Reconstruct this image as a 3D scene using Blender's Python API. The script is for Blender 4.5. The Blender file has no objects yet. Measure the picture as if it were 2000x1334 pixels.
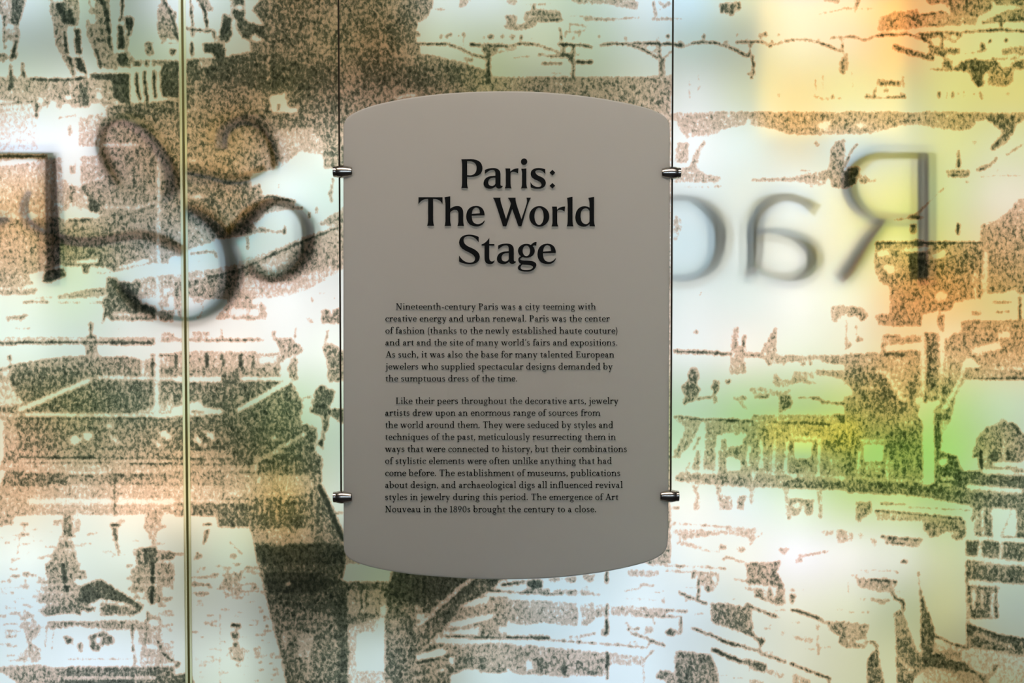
import bpy, math, random
import numpy as np

# ------------------------------------------------------------------ camera, world, exposure
SC = bpy.context.scene
COL = SC.collection
W, H, FPX = 2000.0, 1334.0, 2222.0          # frame in pixels, focal length in pixels (40 mm on 36 mm)
PITCH = math.radians(2.0)                   # the camera looks very slightly down
DIST = 1.78                                 # camera to hanging panel
WALL = 0.30                                 # panel to printed wall
CAMZ = 1.56
cam_d = bpy.data.cameras.new('camera')
cam_d.lens, cam_d.sensor_width = 36.0 * FPX / W, 36.0
cam_d.dof.use_dof = True
cam_d.dof.focus_distance = DIST
cam_d.dof.aperture_fstop = 9.0
cam = bpy.data.objects.new('camera', cam_d)
cam.location = (0, -DIST, CAMZ)
cam.rotation_euler = (math.radians(90) - PITCH, 0, 0)
COL.objects.link(cam)
SC.camera = cam
SC.view_settings.view_transform = 'Standard'
SC.view_settings.look = 'None'
SC.view_settings.exposure = 0.0
SC.view_settings.gamma = 1.0
SC.view_settings.use_curve_mapping = False
world = bpy.data.worlds.new('gallery')
world.use_nodes = True
world.node_tree.nodes['Background'].inputs[0].default_value = (0.9, 0.86, 0.8, 1)
world.node_tree.nodes['Background'].inputs[1].default_value = 0.02
SC.world = world
SC.cycles.max_bounces = 4
SC.cycles.diffuse_bounces = 2
SC.cycles.glossy_bounces = 2
SC.cycles.use_adaptive_sampling = True
SC.cycles.adaptive_threshold = 0.05
SC.cycles.caustics_reflective = SC.cycles.caustics_refractive = False

CP, SP = math.cos(PITCH), math.sin(PITCH)
def at(px, py, y):
    """pixel -> point on the upright plane at depth y"""
    u, v = (px - W / 2) / FPX, -(py - H / 2) / FPX
    dy, dz = CP + v * SP, v * CP - SP
    s = (y + DIST) / dy
    return (u * s, y, CAMZ + dz * s)
def to_px(x, y, z):
    yy, zz = y + DIST, z - CAMZ
    d = yy * CP - zz * SP
    v = yy * SP + zz * CP
    return W / 2 + FPX * x / d, H / 2 - FPX * v / d

# ------------------------------------------------------------------ lamps in front of the wall
def area(name, loc, aim, size, size_y, power, color, spread=180):
    l = bpy.data.lights.new(name, 'AREA')
    l.shape, l.size, l.size_y, l.energy, l.color = 'RECTANGLE', size, size_y, power, color
    l.spread = math.radians(spread)
    o = bpy.data.objects.new(name, l)
    o.location = loc
    from mathutils import Vector
    o.rotation_euler = (Vector(aim) - Vector(loc)).to_track_quat('-Z', 'Y').to_euler()
    COL.objects.link(o)
    return o
area('gallery_lamp', (-0.1, -0.8, 2.8), (0, 0, 1.6), 1.7, 0.3, 19.5, (1.0, 0.83, 0.68))
area('window_light', (0.2, -2.6, 1.95), (0, 0, 1.5), 2.4, 0.14, 10.5, (0.75, 0.88, 1.0))
# ------------------------------------------------------------------ added grid of fill lamps behind the printed wall, fitted to the glow
# (colour of the glow seen through blank paper: pixel x, pixel y, r, g, b)
GLOW = '''
60 20 205 220 225;80 80 148 162 134;80 130 175 192 166;100 230 255 255 255;60 260 245 250 252;130 290 255 255 255
240 70 152 166 136;300 100 172 182 150;370 30 225 235 240;400 70 168 178 155;570 200 180 180 150;540 230 190 178 145
440 150 172 166 140;600 100 172 165 138;600 180 165 155 125;760 140 165 150 120;720 60 165 160 130;600 250 240 236 220;620 320 240 248 240
560 370 240 250 245;640 380 215 230 220;450 330 215 205 170;420 290 205 195 155;30 330 250 246 240;30 400 255 238 195;20 460 248 232 200
220 300 205 200 185;250 380 200 205 195;120 540 220 230 195;150 560 215 228 200;200 600 205 220 210;20 600 240 245 230;300 640 230 230 228
350 510 205 222 225;480 490 200 215 208;560 590 250 250 248;620 560 220 222 218;600 620 252 248 244;450 640 250 240 235
300 690 235 225 220;60 690 225 238 225;150 690 205 215 205;250 740 200 215 195;100 780 190 200 150;200 810 190 205 180
50 840 225 215 190;600 730 225 235 220;640 850 175 195 180;600 830 200 215 170;480 840 150 175 140;560 870 140 170 110
400 740 220 225 205;650 930 195 203 190;300 980 255 238 210;440 960 230 218 180;60 980 230 215 185;560 940 205 198 150
520 1060 190 188 140;60 1040 240 244 235;200 1060 235 240 230;450 1050 220 225 210;200 1130 205 212 200;400 1130 165 165 140
450 1150 150 155 145;560 1130 120 116 92;620 1150 118 114 92;60 1200 212 226 232;150 1260 220 232 240;420 1220 200 206 205
450 1300 195 205 192;560 1250 150 155 140;720 1120 140 155 130;720 1290 195 210 208;800 1150 120 118 100;900 1150 145 142 128;800 1250 165 172 160
960 1220 190 205 205;1000 1300 195 210 212;850 20 200 205 185;900 70 165 175 145;960 130 170 174 138;1020 30 200 210 190
1050 130 165 168 135;1150 60 190 205 190;1200 110 155 162 130;1230 160 190 195 175;1290 30 215 230 238;1310 190 225 230 228
900 15 225 235 240;1350 40 200 225 235;1380 110 140 145 108;1380 180 210 215 205;1420 210 240 242 238;1420 60 205 215 200;1440 110 175 172 120
1500 60 252 235 180;1500 150 253 236 165;1600 150 254 235 165;1580 60 250 232 205;1600 25 250 232 215;1700 40 255 212 135
1640 40 255 235 200;1750 60 250 182 95;1850 30 220 180 125;1960 20 195 195 130;1780 130 228 210 150;1850 160 215 205 130
1950 190 215 205 130;1900 80 220 215 140;1330 250 245 245 243;1430 290 235 243 240;1500 310 248 245 215;1600 290 248 246 225
1550 235 250 215 110;1720 290 238 235 195;1850 280 220 218 155;1950 330 215 215 175;1950 380 230 215 190;1340 420 225 235 238
1450 400 228 232 225;1520 420 243 246 240;1640 440 250 245 220;1700 380 245 238 170;1760 420 235 230 150;1850 400 212 215 150
1920 440 225 215 185;1340 500 210 225 228;1430 560 225 232 230;1400 630 242 242 240;1530 500 250 246 225;1600 600 252 250 240
1680 560 245 235 195;1700 500 250 235 150;1850 480 215 215 150;1890 520 235 190 95;1960 560 210 195 140;1760 600 245 200 130
1330 680 225 230 228;1450 680 245 240 228;1600 680 248 245 225;1350 790 185 205 180;1500 700 225 225 205;1340 860 185 215 170
1450 800 180 208 148;1650 930 175 200 88;1800 925 165 195 82;1520 830 190 215 110;1600 760 190 215 150;1560 900 178 216 105;1700 890 175 215 102;1600 825 215 215 80
1850 880 168 208 95;1900 800 180 210 140;1980 820 190 200 180;1950 750 210 215 170;1800 700 235 215 160;1700 700 225 210 160
1950 680 235 205 150;1340 960 235 240 230;1500 960 210 228 215;1400 1030 250 248 240;1560 1040 252 250 250;1700 980 195 215 170
1850 990 175 200 125;1960 1010 195 212 190;1700 1060 238 236 224;1830 1080 200 203 170;1850 1180 188 188 148;1860 1250 160 156 114
1960 1180 168 178 155;1980 1220 160 170 165;1750 1170 185 190 150;1650 1120 230 228 212;1550 1180 230 227 212;1450 1180 218 222 214
1350 1260 202 214 220;1450 1290 206 212 204;1600 1290 208 206 180;1300 1150 220 232 240;1200 1230 218 233 242;1100 1180 190 210 220
1100 1320 205 222 235;1700 1300 195 195 160;1250 1300 215 230 242;1950 1320 150 150 115
800 350 205 205 195;1000 350 205 205 195;1150 350 210 212 205;850 650 200 198 190;1100 650 200 202 195;900 950 185 182 170;1100 950 185 188 180
'''
FILL_STEP, FILL_GAP = 96.0, 0.088            # spacing in pixels, distance behind the print
def fit_backlights():
    pts = np.array([[float(v) for v in t.split()] for t in GLOW.replace('\n', ';').split(';') if t.strip()])
    lin = lambda c: np.where(c <= 0.04045, c / 12.92, ((c + 0.055) / 1.055) ** 2.4)
    rgb = lin(pts[:, 2:] / 255.0) * FILL_GAIN
    def want(q):
        d2 = ((q[:, None, :] - pts[None, :, :2]) ** 2).sum(-1)
        w = np.exp(-d2 / (2 * 30.0 ** 2)) + 1e-4 / (1 + d2 / 60.0 ** 2) ** 2
        return (w @ rgb) / w.sum(1, keepdims=True)
    yl = WALL + FILL_GAP
    gx = np.arange(-100, 2101, FILL_STEP)
    gy = np.arange(-90, 1430, FILL_STEP)
    fill_pos = np.array([at(x, y, yl) for y in gy for x in gx])
    spx = np.array([(x, y) for y in np.arange(-60, 1395, 36.0) for x in np.arange(-60, 2061, 36.0)])
    tgt = want(np.clip(spx, [0, 0], [W, H]))
    scr = np.array([at(x, y, WALL) for x, y in spx])
    d2 = ((scr[:, None, :] - fill_pos[None, :, :]) ** 2).sum(-1) + 0.0004
    K = 0.9 * FILL_GAP ** 2 / (d2 ** 2) / math.pi ** 2         # cos^4 falloff through the diffusing print
    for cx, cy, w, h, soft, col in PATCH_LIGHTS:
        sg = lambda d: 1 / (1 + np.exp(-np.clip(d / soft, -30, 30)))
        k = sg(spx[:, 0] - cx + w / 2) * sg(cx + w / 2 - spx[:, 0]) * sg(spx[:, 1] - cy + h / 2) * sg(cy + h / 2 - spx[:, 1])
        tgt = np.maximum(tgt - k[:, None] * np.array(col), 0.02)
    x = np.full((fill_pos.shape[0], 3), 0.02)
    KtT, KtK = K.T @ tgt, K.T @ K
    for _ in range(400):
        x *= KtT / (KtK @ x + 1e-9)
    for (lx, ly, lz), c in zip(fill_pos, x):
        m = float(c.max())
        if m < 0.02 * x.max():
            continue
        l = bpy.data.lights.new('backlight_fill', 'AREA')  # unseen fill lamp, its colour solved to reproduce the glow
        l.shape, l.size, l.size_y = 'RECTANGLE', 0.04, 0.04
        l.energy, l.color = m, [float(v) / m for v in c]
        o = bpy.data.objects.new('backlight_fill', l)
        o.location = (lx, ly, lz)
        o.rotation_euler = (math.radians(-90), 0, 0)
        COL.objects.link(o)
FILL_GAIN = 1.06
# fill lights added for glow patches with a clear edge: centre and size in pixels, softness, colour of the glow they add
PATCH_LIGHTS = [(1600, 150, 280, 260, 24, (0.42, 0.27, 0.02)), (1562, 838, 190, 60, 22, (0.38, 0.34, 0.0))]
def patch_light(cx, cy, w, h, soft, col):
    c = at(cx, cy, WALL + FILL_GAP - 0.004)
    px = (WALL + DIST) / FPX
    l = bpy.data.lights.new('patch_fill', 'AREA')  # unseen fill light, added to shape one patch of glow
    l.shape, l.size, l.size_y = 'RECTANGLE', w * px, h * px
    l.spread = math.radians(38)
    m = max(col)
    # flat patch of irradiance pi * col over the print
    l.energy, l.color = m * math.pi * (w * px) * (h * px) * 1.05, [v / m for v in col]
    o = bpy.data.objects.new('patch_fill', l)
    o.location = c
    o.rotation_euler = (math.radians(-90), 0, 0)
    COL.objects.link(o)
for pr_ in PATCH_LIGHTS:
    patch_light(*pr_)
fit_backlights()
# ------------------------------------------------------------------ the printed picture on the wall
# One block per patch of the print: "@ x y" is its corner; then p density outline / l density width path / e density centre radii,
# measured 5.7 units to the pixel.  0 = bare paper, 0.5 = pink-brown tone, 1 = solid black ink.
PRINT = '''
@ 0 0
p .8 100,0 285,0 250,120 215,260 190,300 130,270 130,60
p .6 0,0 20,0 40,150 0,170
p .35 20,0 100,0 130,60 120,270 60,280 40,150
l .9 20 45,180 40,330 55,540
p .55 60,330 200,300 225,380 180,560 100,440 70,440
p 0 110,330 170,330 170,370 120,380
p 0 70,440 150,440 150,500 100,590 75,560
p .95 150,500 190,470 170,600 130,690 105,650
p .7 150,590 210,600 190,650 150,650
p .7 0,590 70,590 80,650 40,700 0,680
p .58 540,0 880,0 880,280 740,290 750,600 840,860 800,840 700,650 620,500 590,250 550,110
l .9 50 690,60 720,230
p .95 615,30 720,30 720,140 660,160 620,80
p 0 570,0 700,0 700,25 580,25
l .95 26 715,350 735,500 760,620
p .95 760,100 815,100 815,200 840,270 750,270 745,200
p 0 745,310 830,320 830,580 770,600
p .95 825,320 890,320 900,450 910,600 840,600
l 0 18 750,612 910,615
p .9 750,620 800,640 840,860 800,800
p .95 830,640 910,640 980,830 860,780
p 0 790,650 830,650 850,780
p .58 980,0 1220,0 1230,300 1250,600 1320,650 1300,780 1120,750 1050,570 970,400 960,230 1080,170 1000,150
p .1 1000,0 1060,0 1050,80 1000,100
p .1 1000,180 1080,170 1050,260 980,260
l .95 40 1130,0 1180,100 1200,250 1210,340
l .9 30 1220,350 1215,480 1250,560
l .9 30 1060,560 1110,700 1120,750
p 0 1250,290 1310,290 1310,560 1250,580
p .95 1310,270 1370,300 1400,550 1310,550
l .9 30 1365,0 1355,180 1330,230
l 0 30 1230,260 1370,260
p .95 1380,180 1490,190 1480,280 1450,410 1420,400 1400,290
p .6 1380,400 1440,430 1420,550 1480,660 1460,760 1380,740 1400,600
p .9 1260,590 1400,590 1420,740 1320,740 1310,620
p 0 1330,760 1450,750 1450,810 1320,810
p .6 1760,60 1830,20 1940,250 1980,430 1860,430 1800,500 1770,400 1740,300 1760,200
l .9 30 1820,0 1890,120 1940,250 1980,440
l .8 20 1890,110 1950,140 1950,200
p .65 1610,480 1700,480 1710,620 1630,620
p .8 1890,540 1960,550 1950,620 1900,620
l .6 10 1600,475 1720,475
l .6 10 1880,485 1980,490
p .75 1480,670 1990,670 1990,760 1800,740 1760,700 1720,740 1480,740
l 0 30 1590,690 1590,740
l 0 30 1680,690 1680,740
p .85 1830,720 1990,700 1990,1100 1800,1080 1780,800
l .9 34 1520,820 1530,1000 1560,1100
l .9 34 1615,800 1620,1000 1640,1120
l .9 34 1710,790 1715,950 1730,1080
p .55 0,850 240,850 340,870 960,870 980,1200 860,1200 400,1200 0,1100
p .9 240,690 260,690 285,850 240,850
p .85 105,700 125,720 140,830 160,1000 90,1010 100,850
l .9 26 340,880 700,890 960,865
p .9 1000,820 1450,820 1450,1170 1350,1150 1250,1080 1260,900 1000,880
p .52 990,880 1250,890 1260,1080 1300,1160 1150,1200 990,1150
p 0 1050,1020 1110,1010 1160,1090 1100,1110
p .75 1350,1160 1995,1110 1995,1334 1200,1334 1180,1200
p 0 1000,1140 1140,1160 1150,1280 1000,1300
p .1 420,1190 1000,1220 1000,1334 420,1334
p .3 0,1210 400,1180 400,1334 0,1334
p .15 0,1170 390,1150 390,1190 0,1210
l .75 14 0,1165 380,1135
l .8 24 405,1120 410,1300
l .9 30 970,880 970,1010
p .75 880,920 990,900 990,1180 880,1180
e 0 450,1120 40,40
e 0 590,1170 40,60
e 0 760,1090 40,30
e 0 740,1180 60,35
@ 340 0
l .85 22 185,0 195,150 205,290
p .6 270,0 380,0 440,120 390,130 350,110
l .85 30 270,0 340,120 370,300
l .7 30 130,310 200,325 370,350 440,350
l .8 24 440,350 455,440
l .85 26 205,330 210,400
l .9 26 200,470 200,610
p .74 860,100 960,0 1995,0 1995,1334 80,1334 140,660 300,650 560,640 560,480 870,480 1000,260
p .66 1500,0 1995,0 1995,700 1500,700
p .66 150,1000 1000,1000 1000,1334 150,1334
p .82 140,660 560,680 1000,600 1400,700 1700,850 1700,1000 1000,1000 500,900 150,900
p .9 550,150 590,170 640,200 640,400 600,470 500,450 520,300
p .85 660,0 790,0 780,200 850,250 980,290 1040,450 870,480 760,420 700,300 700,220 660,200
e 0 730,85 45,35
p .7 610,0 650,0 650,180 610,180
l .1 20 630,20 630,170
p 0 790,20 850,0 870,120 960,230 990,260 820,240
p .05 570,480 640,430 650,240 690,280 710,400 800,470 860,500 850,590 700,620 570,640
l .7 16 580,640 700,620 850,590
p .9 320,480 550,480 560,680 500,700 430,600 340,590
p .35 260,700 400,650 420,720 300,760
p 0 1060,1070 1240,1040 1250,1150 1300,1200 1380,1190 1370,1270 1300,1290 1080,1250
l .9 20 1160,1160 1165,1220
p .05 830,400 900,380 1000,450 880,470
l .45 24 1045,480 1045,900
l .4 20 820,690 1000,690
p .4 230,900 265,900 265,1230 230,1200
l .2 26 150,1230 300,1230
@ 660 0
p .68 0,0 1060,0 1060,80 1020,120 990,190 900,240 870,330 920,380 860,420 880,480 920,510 900,610 980,600 1230,660 1400,700 1520,740 1640,780 1700,820 1700,940 1640,950 1560,940 1540,1020 900,1060 620,1110 300,1210 0,1334
p .74 150,150 800,150 850,480 300,480
p .76 200,680 1500,760 1500,900 900,1000 300,900
p 0 620,1080 850,1030 880,1060 640,1110
p .2 780,620 860,630 840,660 780,650
p .5 1080,90 1200,95 1200,110 1080,110
p .5 1340,0 1480,0 1440,50 1350,90
l .9 22 900,490 1150,485 1240,495 1400,560 1530,620 1640,640
l .9 26 1470,495 1680,505 1880,510
p .7 1580,500 1800,510 1780,560 1700,620 1640,620
l .6 14 1890,530 1990,490
l .6 12 1700,620 1840,570 1990,540
p .9 1650,600 1700,600 1700,940 1650,930
p .6 1400,640 1500,650 1500,680 1400,680
e .8 895,390 22,22
e .7 1150,400 18,30
e .6 1215,405 22,25
e .8 1250,385 16,25
e .75 1395,390 18,28
e .55 1345,400 10,12
e .65 1620,420 15,18
e .7 1700,410 35,30
e .65 1830,410 15,30
e .65 1940,410 32,30
l .6 10 1395,400 1400,520
p .5 1850,170 1990,170 1990,340 1900,320 1860,290 1900,240
e .7 1870,290 18,14
@ 990 0
p .58 0,170 110,180 100,290 200,260 190,150 290,100 600,120 630,240 360,230 300,300 200,330 0,320
p .9 285,60 310,60 310,110 285,110
l .8 14 370,235 600,225
p .55 850,180 960,165 960,220 850,230
l .55 12 700,180 850,180
l .6 16 960,215 1200,215 1400,200 1470,200
l .6 14 700,260 880,290 860,350 660,360
l .65 14 700,260 700,340
l .7 12 660,350 650,420
l .7 12 800,360 800,420
e .8 740,420 16,20
l .85 18 590,310 605,440
e .55 55,410 32,30
e .9 160,415 12,30
e .6 280,430 18,10
e .8 1030,410 12,28
e .75 1325,430 14,24
e .65 1790,405 22,30
l .6 12 1680,410 1680,470
l .88 20 0,530 90,495 220,488 350,500 500,555 630,615 700,620
l .88 26 570,495 840,500 940,530
l .85 20 630,500 630,600
l .88 22 740,500 745,620
p .85 640,590 740,590 760,900 710,900 730,720 660,640
p .85 340,600 420,590 430,610 350,630
l .85 18 450,630 640,625
l .8 18 390,710 620,705
l .85 24 770,690 950,690
l .6 10 70,640 280,635
l .6 12 760,630 830,600
e .6 745,890 35,40
l .9 24 1040,500 1200,490 1350,495 1500,540 1600,600 1680,650
l .9 30 1560,490 1680,490 1860,490 1960,510
l .8 14 1400,480 1700,480
l .85 24 1700,500 1705,640
l .7 14 1560,510 1500,530
l .7 14 1740,650 1840,570
l .6 12 1640,580 1690,520
p .8 1700,640 1760,640 1750,860 1720,900 1705,830
p .55 1630,840 1760,840 1740,900 1640,880
l .6 12 1715,900 1715,1090
l .6 12 215,920 210,1000
e .75 215,940 18,20
l .6 14 345,850 345,1020
l .6 12 520,920 515,1010
l .65 18 648,850 645,1030
l .55 16 1825,830 1825,1020
l .55 12 1605,1090 1600,1130
l .5 10 490,810 600,820
p .5 700,0 1400,0 1460,30 1450,110 1350,90 1150,50 980,50 800,40
p .45 0,0 130,10 80,60 0,30
l .5 16 210,55 500,40
l .85 18 1630,20 1640,110 1660,180
l .7 10 1690,20 1740,70 1810,20
l .6 10 1690,110 1830,40
p .55 1600,190 1860,190 1850,230 1620,230
l .5 12 1860,210 1970,210
e .6 1685,295 8,14
p .45 1700,1260 1995,1260 1995,1334 1740,1334
@ 1300 0
l .9 24 0,480 80,490 150,520
l .65 12 150,535 280,500
l .9 24 290,480 430,470 560,480 700,520 820,580 920,630
l .9 26 790,470 920,465 1080,468
l .75 16 1080,470 1150,505 1220,495
l .65 12 1150,530 1300,460
l .8 20 1300,465 1440,440 1560,440 1700,470 1850,530 1980,580
l .85 18 945,490 935,620
l .88 26 970,630 980,800 955,870
e .6 950,830 40,30
l .65 14 0,620 60,580
e .7 425,410 24,30
l .7 10 425,370 425,410
e .6 795,390 12,24
e .75 670,465 25,14
e .65 170,470 30,20
e .7 1055,400 16,30
e .75 1115,385 28,30
e .5 1260,385 14,16
l .65 12 920,430 920,470
e .65 1185,460 16,18
e .55 1710,440 12,20
p .7 600,40 840,20 830,70 850,90 780,130 720,200 700,150 610,150
l .55 10 1700,155 1850,130 1990,95
p .6 1720,0 1940,0 1930,40 1840,20
l .75 18 1830,430 1960,410 1980,580
p .7 1950,650 1995,640 1995,830 1930,800
l .55 12 55,830 55,1020
l .5 8 265,890 265,1100
l .5 8 370,830 370,1010
l .7 14 1650,1070 1760,1100 1820,1105
e .7 1860,1070 16,40
e .65 1940,1095 24,10
l .5 10 1670,880 1665,1060
l .45 8 1745,820 1745,1000
e .55 1265,1060 10,26
p .56 0,1270 400,1250 900,1240 1200,1240 1995,1250 1995,1334 0,1334
@ 1650 0
l .55 14 0,90 330,100
p .65 110,0 190,0 150,60 120,150
p .55 390,200 560,130 640,130 780,100 800,160 1120,130 1200,180 1480,210 1460,270 1100,290 860,300 700,330 360,340
l .85 24 680,170 790,220
l .8 14 800,100 800,220
l .85 20 820,170 1120,130
p .6 890,0 1640,0 1640,100 1480,190 1200,180 1190,90 1060,30 970,60
l .85 24 1170,0 1190,120
l .85 20 1360,0 1350,120
p .7 1640,0 1995,0 1995,70 1850,60 1700,60
p .6 1800,120 1995,90 1995,240 1850,240 1560,220
l .8 20 1530,250 1720,240 1990,220
l .85 20 1740,240 1740,310
l .75 16 930,285 1120,280
l .75 18 0,410 120,410 220,450 380,390
l .85 24 380,395 700,380 850,430 960,480
p .75 800,370 1040,350 1300,360 1300,400 1100,380 1000,420 900,450
l .88 26 1510,345 1720,330 1995,350
l .8 20 1300,360 1500,345
p .75 530,480 640,520 760,560 880,590 990,600 990,680 850,650 700,610 540,550
p .7 930,480 1040,520 1110,540 1280,540 1280,600 1140,600 1110,640 1200,680 1190,770 1080,750 1110,640 1000,600 940,580
l .85 22 1080,380 1085,530
l .7 16 1150,400 1220,470 1300,390
l .65 14 1100,400 1180,470
p .8 1510,440 1590,560 1440,590 1270,610 1290,690 1400,660 1470,650 1440,900 1400,780 1200,770 1290,690 1270,610 1440,580 1520,560
p .8 1380,670 1600,670 1700,680 1600,800 1540,960 1480,980 1400,860
e .85 1615,460 16,30
e .85 1795,450 14,30
p .55 1740,550 1900,520 1995,510 1995,600 1760,600
l .75 14 1640,650 1850,660 1990,600
p .7 1620,700 1720,690 1870,700 1995,650 1995,780 1870,780 1860,900 1600,800
e 0 1790,720 80,30
p .65 1600,810 1850,800 1870,900 1820,960 1590,950
e 0 1570,860 32,50
l .65 20 960,770 1240,775 1400,800
p .65 0,580 40,600 30,780 0,800
l .55 10 85,790 85,980
l .75 20 230,1080 400,1090 680,1080
l .75 16 250,1040 250,1090
l .7 14 330,1010 330,1080
p .65 360,880 600,900 640,960 500,960 360,960
l .75 14 640,850 660,970
l .6 12 350,960 340,1040
e .65 460,1010 30,20
l .7 18 620,1040 680,1080
l .75 18 1050,1020 1045,1100
l .7 14 1130,1030 1130,1100
l .8 18 1200,1020 1200,1090
l .5 10 1260,1030 1260,1080
l .6 12 1330,1020 1330,1080
e .7 1435,1050 14,16
l .85 20 1510,1030 1525,1100
e .75 1815,1045 14,14
p .58 0,1240 800,1250 1200,1240 1400,1290 1500,1320 1995,1250 1995,1334 0,1334
p .75 1480,1290 1900,1250 1995,1270 1995,1334 1480,1334
@ 0 220
p .22 0,0 400,0 440,420 0,440
p 0 420,0 860,0 860,420 520,460 520,200
l .5 14 640,60 850,30
p .6 770,140 800,140 790,270 760,260
p .4 870,60 1150,0 1080,380 880,380
p .12 1000,60 1060,60 1040,180 1000,160
p .62 1150,40 1300,80 1995,0 1995,1334 700,1334 1100,1240 1100,1120 1010,1100 960,860 900,800 1150,740 1100,450 1110,200
l 0 50 560,430 1080,430
l .85 30 0,482 510,482
p .4 0,510 680,500 700,1100 660,1150 400,1160 0,1140
l 0 50 0,570 400,520
p .1 680,490 760,490 860,500 900,470 890,700 850,800 790,780 760,700 680,700
p .6 770,590 830,590 830,670 770,660
p .45 900,480 1120,480 1170,720 900,780
p .42 690,720 770,780 770,1080 700,1100
p .7 780,810 850,810 850,900 830,1010 780,1000
p .35 850,830 910,830 1010,1080 780,1100
l .9 26 910,830 1010,960
p .9 980,950 1090,1000 1100,1110 1000,1100
p .1 770,1040 870,1040 890,1090 780,1110
p .58 0,1160 300,1180 1100,1130 1100,1334 0,1334
l 0 50 700,1160 1090,1150
l .8 20 780,1195 1000,1190
l .3 30 420,1150 660,1150
e 0 360,1150 50,40
p .6 0,1160 300,1180 500,1334 0,1334
l .2 34 1140,1060 1550,1050 1750,990
l .2 46 1770,520 1770,1334
l .1 40 1150,360 1510,360
l 0 36 1340,360 1510,360
@ 340 220
p .68 0,0 1995,0 1900,600 1670,620 1660,340 1550,180 1200,180 1130,240 1180,400 1160,560 1100,640 860,680 860,830 970,780 980,940 860,1050 780,1200 580,1334 150,1334 0,1334
p .6 160,150 1000,150 1100,640 860,680 400,640 160,500
p .42 1120,240 1250,180 1550,170 1660,330 1660,480 1560,460 1400,440 1250,550 1190,620 1160,420
p 0 1320,500 1400,430 1560,470 1670,490 1665,630 1780,620 1800,740 1890,740 1890,1000 1600,1230 1420,1334 880,1270 1000,1190 1280,1110 1340,1080 1340,990 1080,930 1000,930 970,780 860,830 850,690 1000,650 1220,620
l .75 14 1165,790 1170,840
p .5 960,950 1080,940 1340,990 1330,1080 1200,1090 1060,1110 880,1250 860,1180 960,1080
l .85 26 960,950 1090,930 1200,960 1340,985
l .75 14 1000,1090 1120,1000 1200,960
l .8 20 1330,1060 1430,1060
p .7 700,1100 860,1000 960,960 960,1060 850,1200 880,1290 700,1334
l .3 30 590,1230 780,1080
l .7 20 1770,740 1740,900 1760,990
e .6 1740,900 26,30
e .8 1585,1090 14,40
e .8 1505,1140 16,40
p .5 1890,1050 1995,1000 1995,1334 1450,1334 1600,1230 1850,1080
l .75 16 1600,1334 1860,1150
l .8 18 880,1290 1220,1310
l .8 14 1230,1260 1225,1334
l .2 40 160,540 310,540
l .15 46 170,930 320,930
l .75 18 910,480 905,640
l .75 18 975,560 970,640
@ 0 440
p .6 0,0 1995,0 1995,700 0,700
p .52 0,0 500,0 500,500 0,560
p 0 0,560 330,540 700,430 1110,460 1300,470 1660,360 1995,340 1995,1334 0,1334
p .66 0,50 1995,120 1995,200 700,400 500,500 330,540 120,560 0,570 0,400
p .55 0,0 500,60 500,500 0,560
p 0 840,400 1100,370 1100,420 860,430
p .75 700,420 860,420 1220,440 1220,470 1000,460 900,460 720,460
p .75 920,450 1000,450 990,540 920,540
l .7 18 1240,510 1400,480 1660,420 1880,360
p .7 1100,300 1300,300 1300,460 1240,520 1200,450 1100,440
p 0 1280,470 1660,360 1660,420 1400,475
l .6 10 1080,535 1240,520
p .5 1670,260 1900,240 1990,330 1880,360 1880,430 1790,420 1650,430 1660,360
p .55 0,570 320,540 330,620 400,640 200,690 0,690
p .85 500,500 700,480 740,560 560,640 470,630
p .6 0,720 420,700 400,760 200,780 0,770
p .6 630,790 700,770 900,730 1130,690 1160,700 1160,790 900,810 640,810
l .6 10 400,800 580,800
l .65 14 260,855 540,855
l .65 14 640,860 910,860
l .7 16 1000,860 1180,855
p .75 1180,580 1290,580 1300,620 1470,640 1520,600 1760,590 1760,1060 1240,1060 1190,1010 1130,1110 1160,960 1130,850 1180,800
p .42 1500,600 1760,560 1995,540 1995,940 1900,900 1760,940 1540,830 1560,640
e 0 1690,850 50,50
e 0 1600,840 35,35
e 0 1920,850 50,60
e .05 1850,730 40,30
p .85 1330,700 1520,740 1520,820 1420,860 1330,780
p .88 1430,850 1560,860 1760,940 1760,1010 1600,980 1450,930
l .2 40 1270,990 1640,1000
p .65 1780,950 1995,950 1995,1080 1780,1070
p .7 70,1020 180,1010 300,990 320,1020 250,1040 230,1090 210,1050 110,1050 100,1080 70,1050
l .6 8 170,1145 340,1140
l .8 30 1010,1100 1015,1230
e .8 1010,1100 26,24
p .45 0,1250 400,1240 1800,1240 1995,1220 1995,1334 0,1334
p .8 980,1230 1060,1230 1110,1280 960,1290
l .72 60 0,1310 400,1310 800,1300 1100,1300 1700,1320
e .6 1130,1155 10,8
e .6 1220,1155 10,8
e .6 1325,1155 12,12
p .5 1790,1200 1995,1200 1995,1240 1790,1220
p .65 1790,1270 1995,1260 1995,1300 1790,1300
l .1 40 1765,0 1750,1334
@ 340 440
p 0 0,0 1995,0 1995,1334 0,1334
p .5 0,0 420,0 460,170 200,260 0,330
p .6 0,180 120,210 120,360 0,340
p .75 340,0 900,0 860,100 640,130 560,150 450,150
p .6 870,20 1020,30 1060,70 870,90
l .8 18 1020,50 1140,80 1230,60
l .9 20 1230,20 1230,95
l .6 14 820,130 820,270
l .75 18 190,320 330,300 440,290
l .8 18 440,290 480,370
l .55 10 280,380 280,420
p .62 0,620 370,590 520,550 780,480 1020,370 1400,190 1995,0 1995,420 1850,500 1700,600 1560,680 1300,720 1000,620 980,800 860,820 0,820
p .35 740,560 980,600 1300,640 1500,520 1780,440 1850,500 1500,720 1200,800 960,810 740,780
p .3 950,430 1080,360 1290,300 1280,440 1180,520 1050,560
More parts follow.
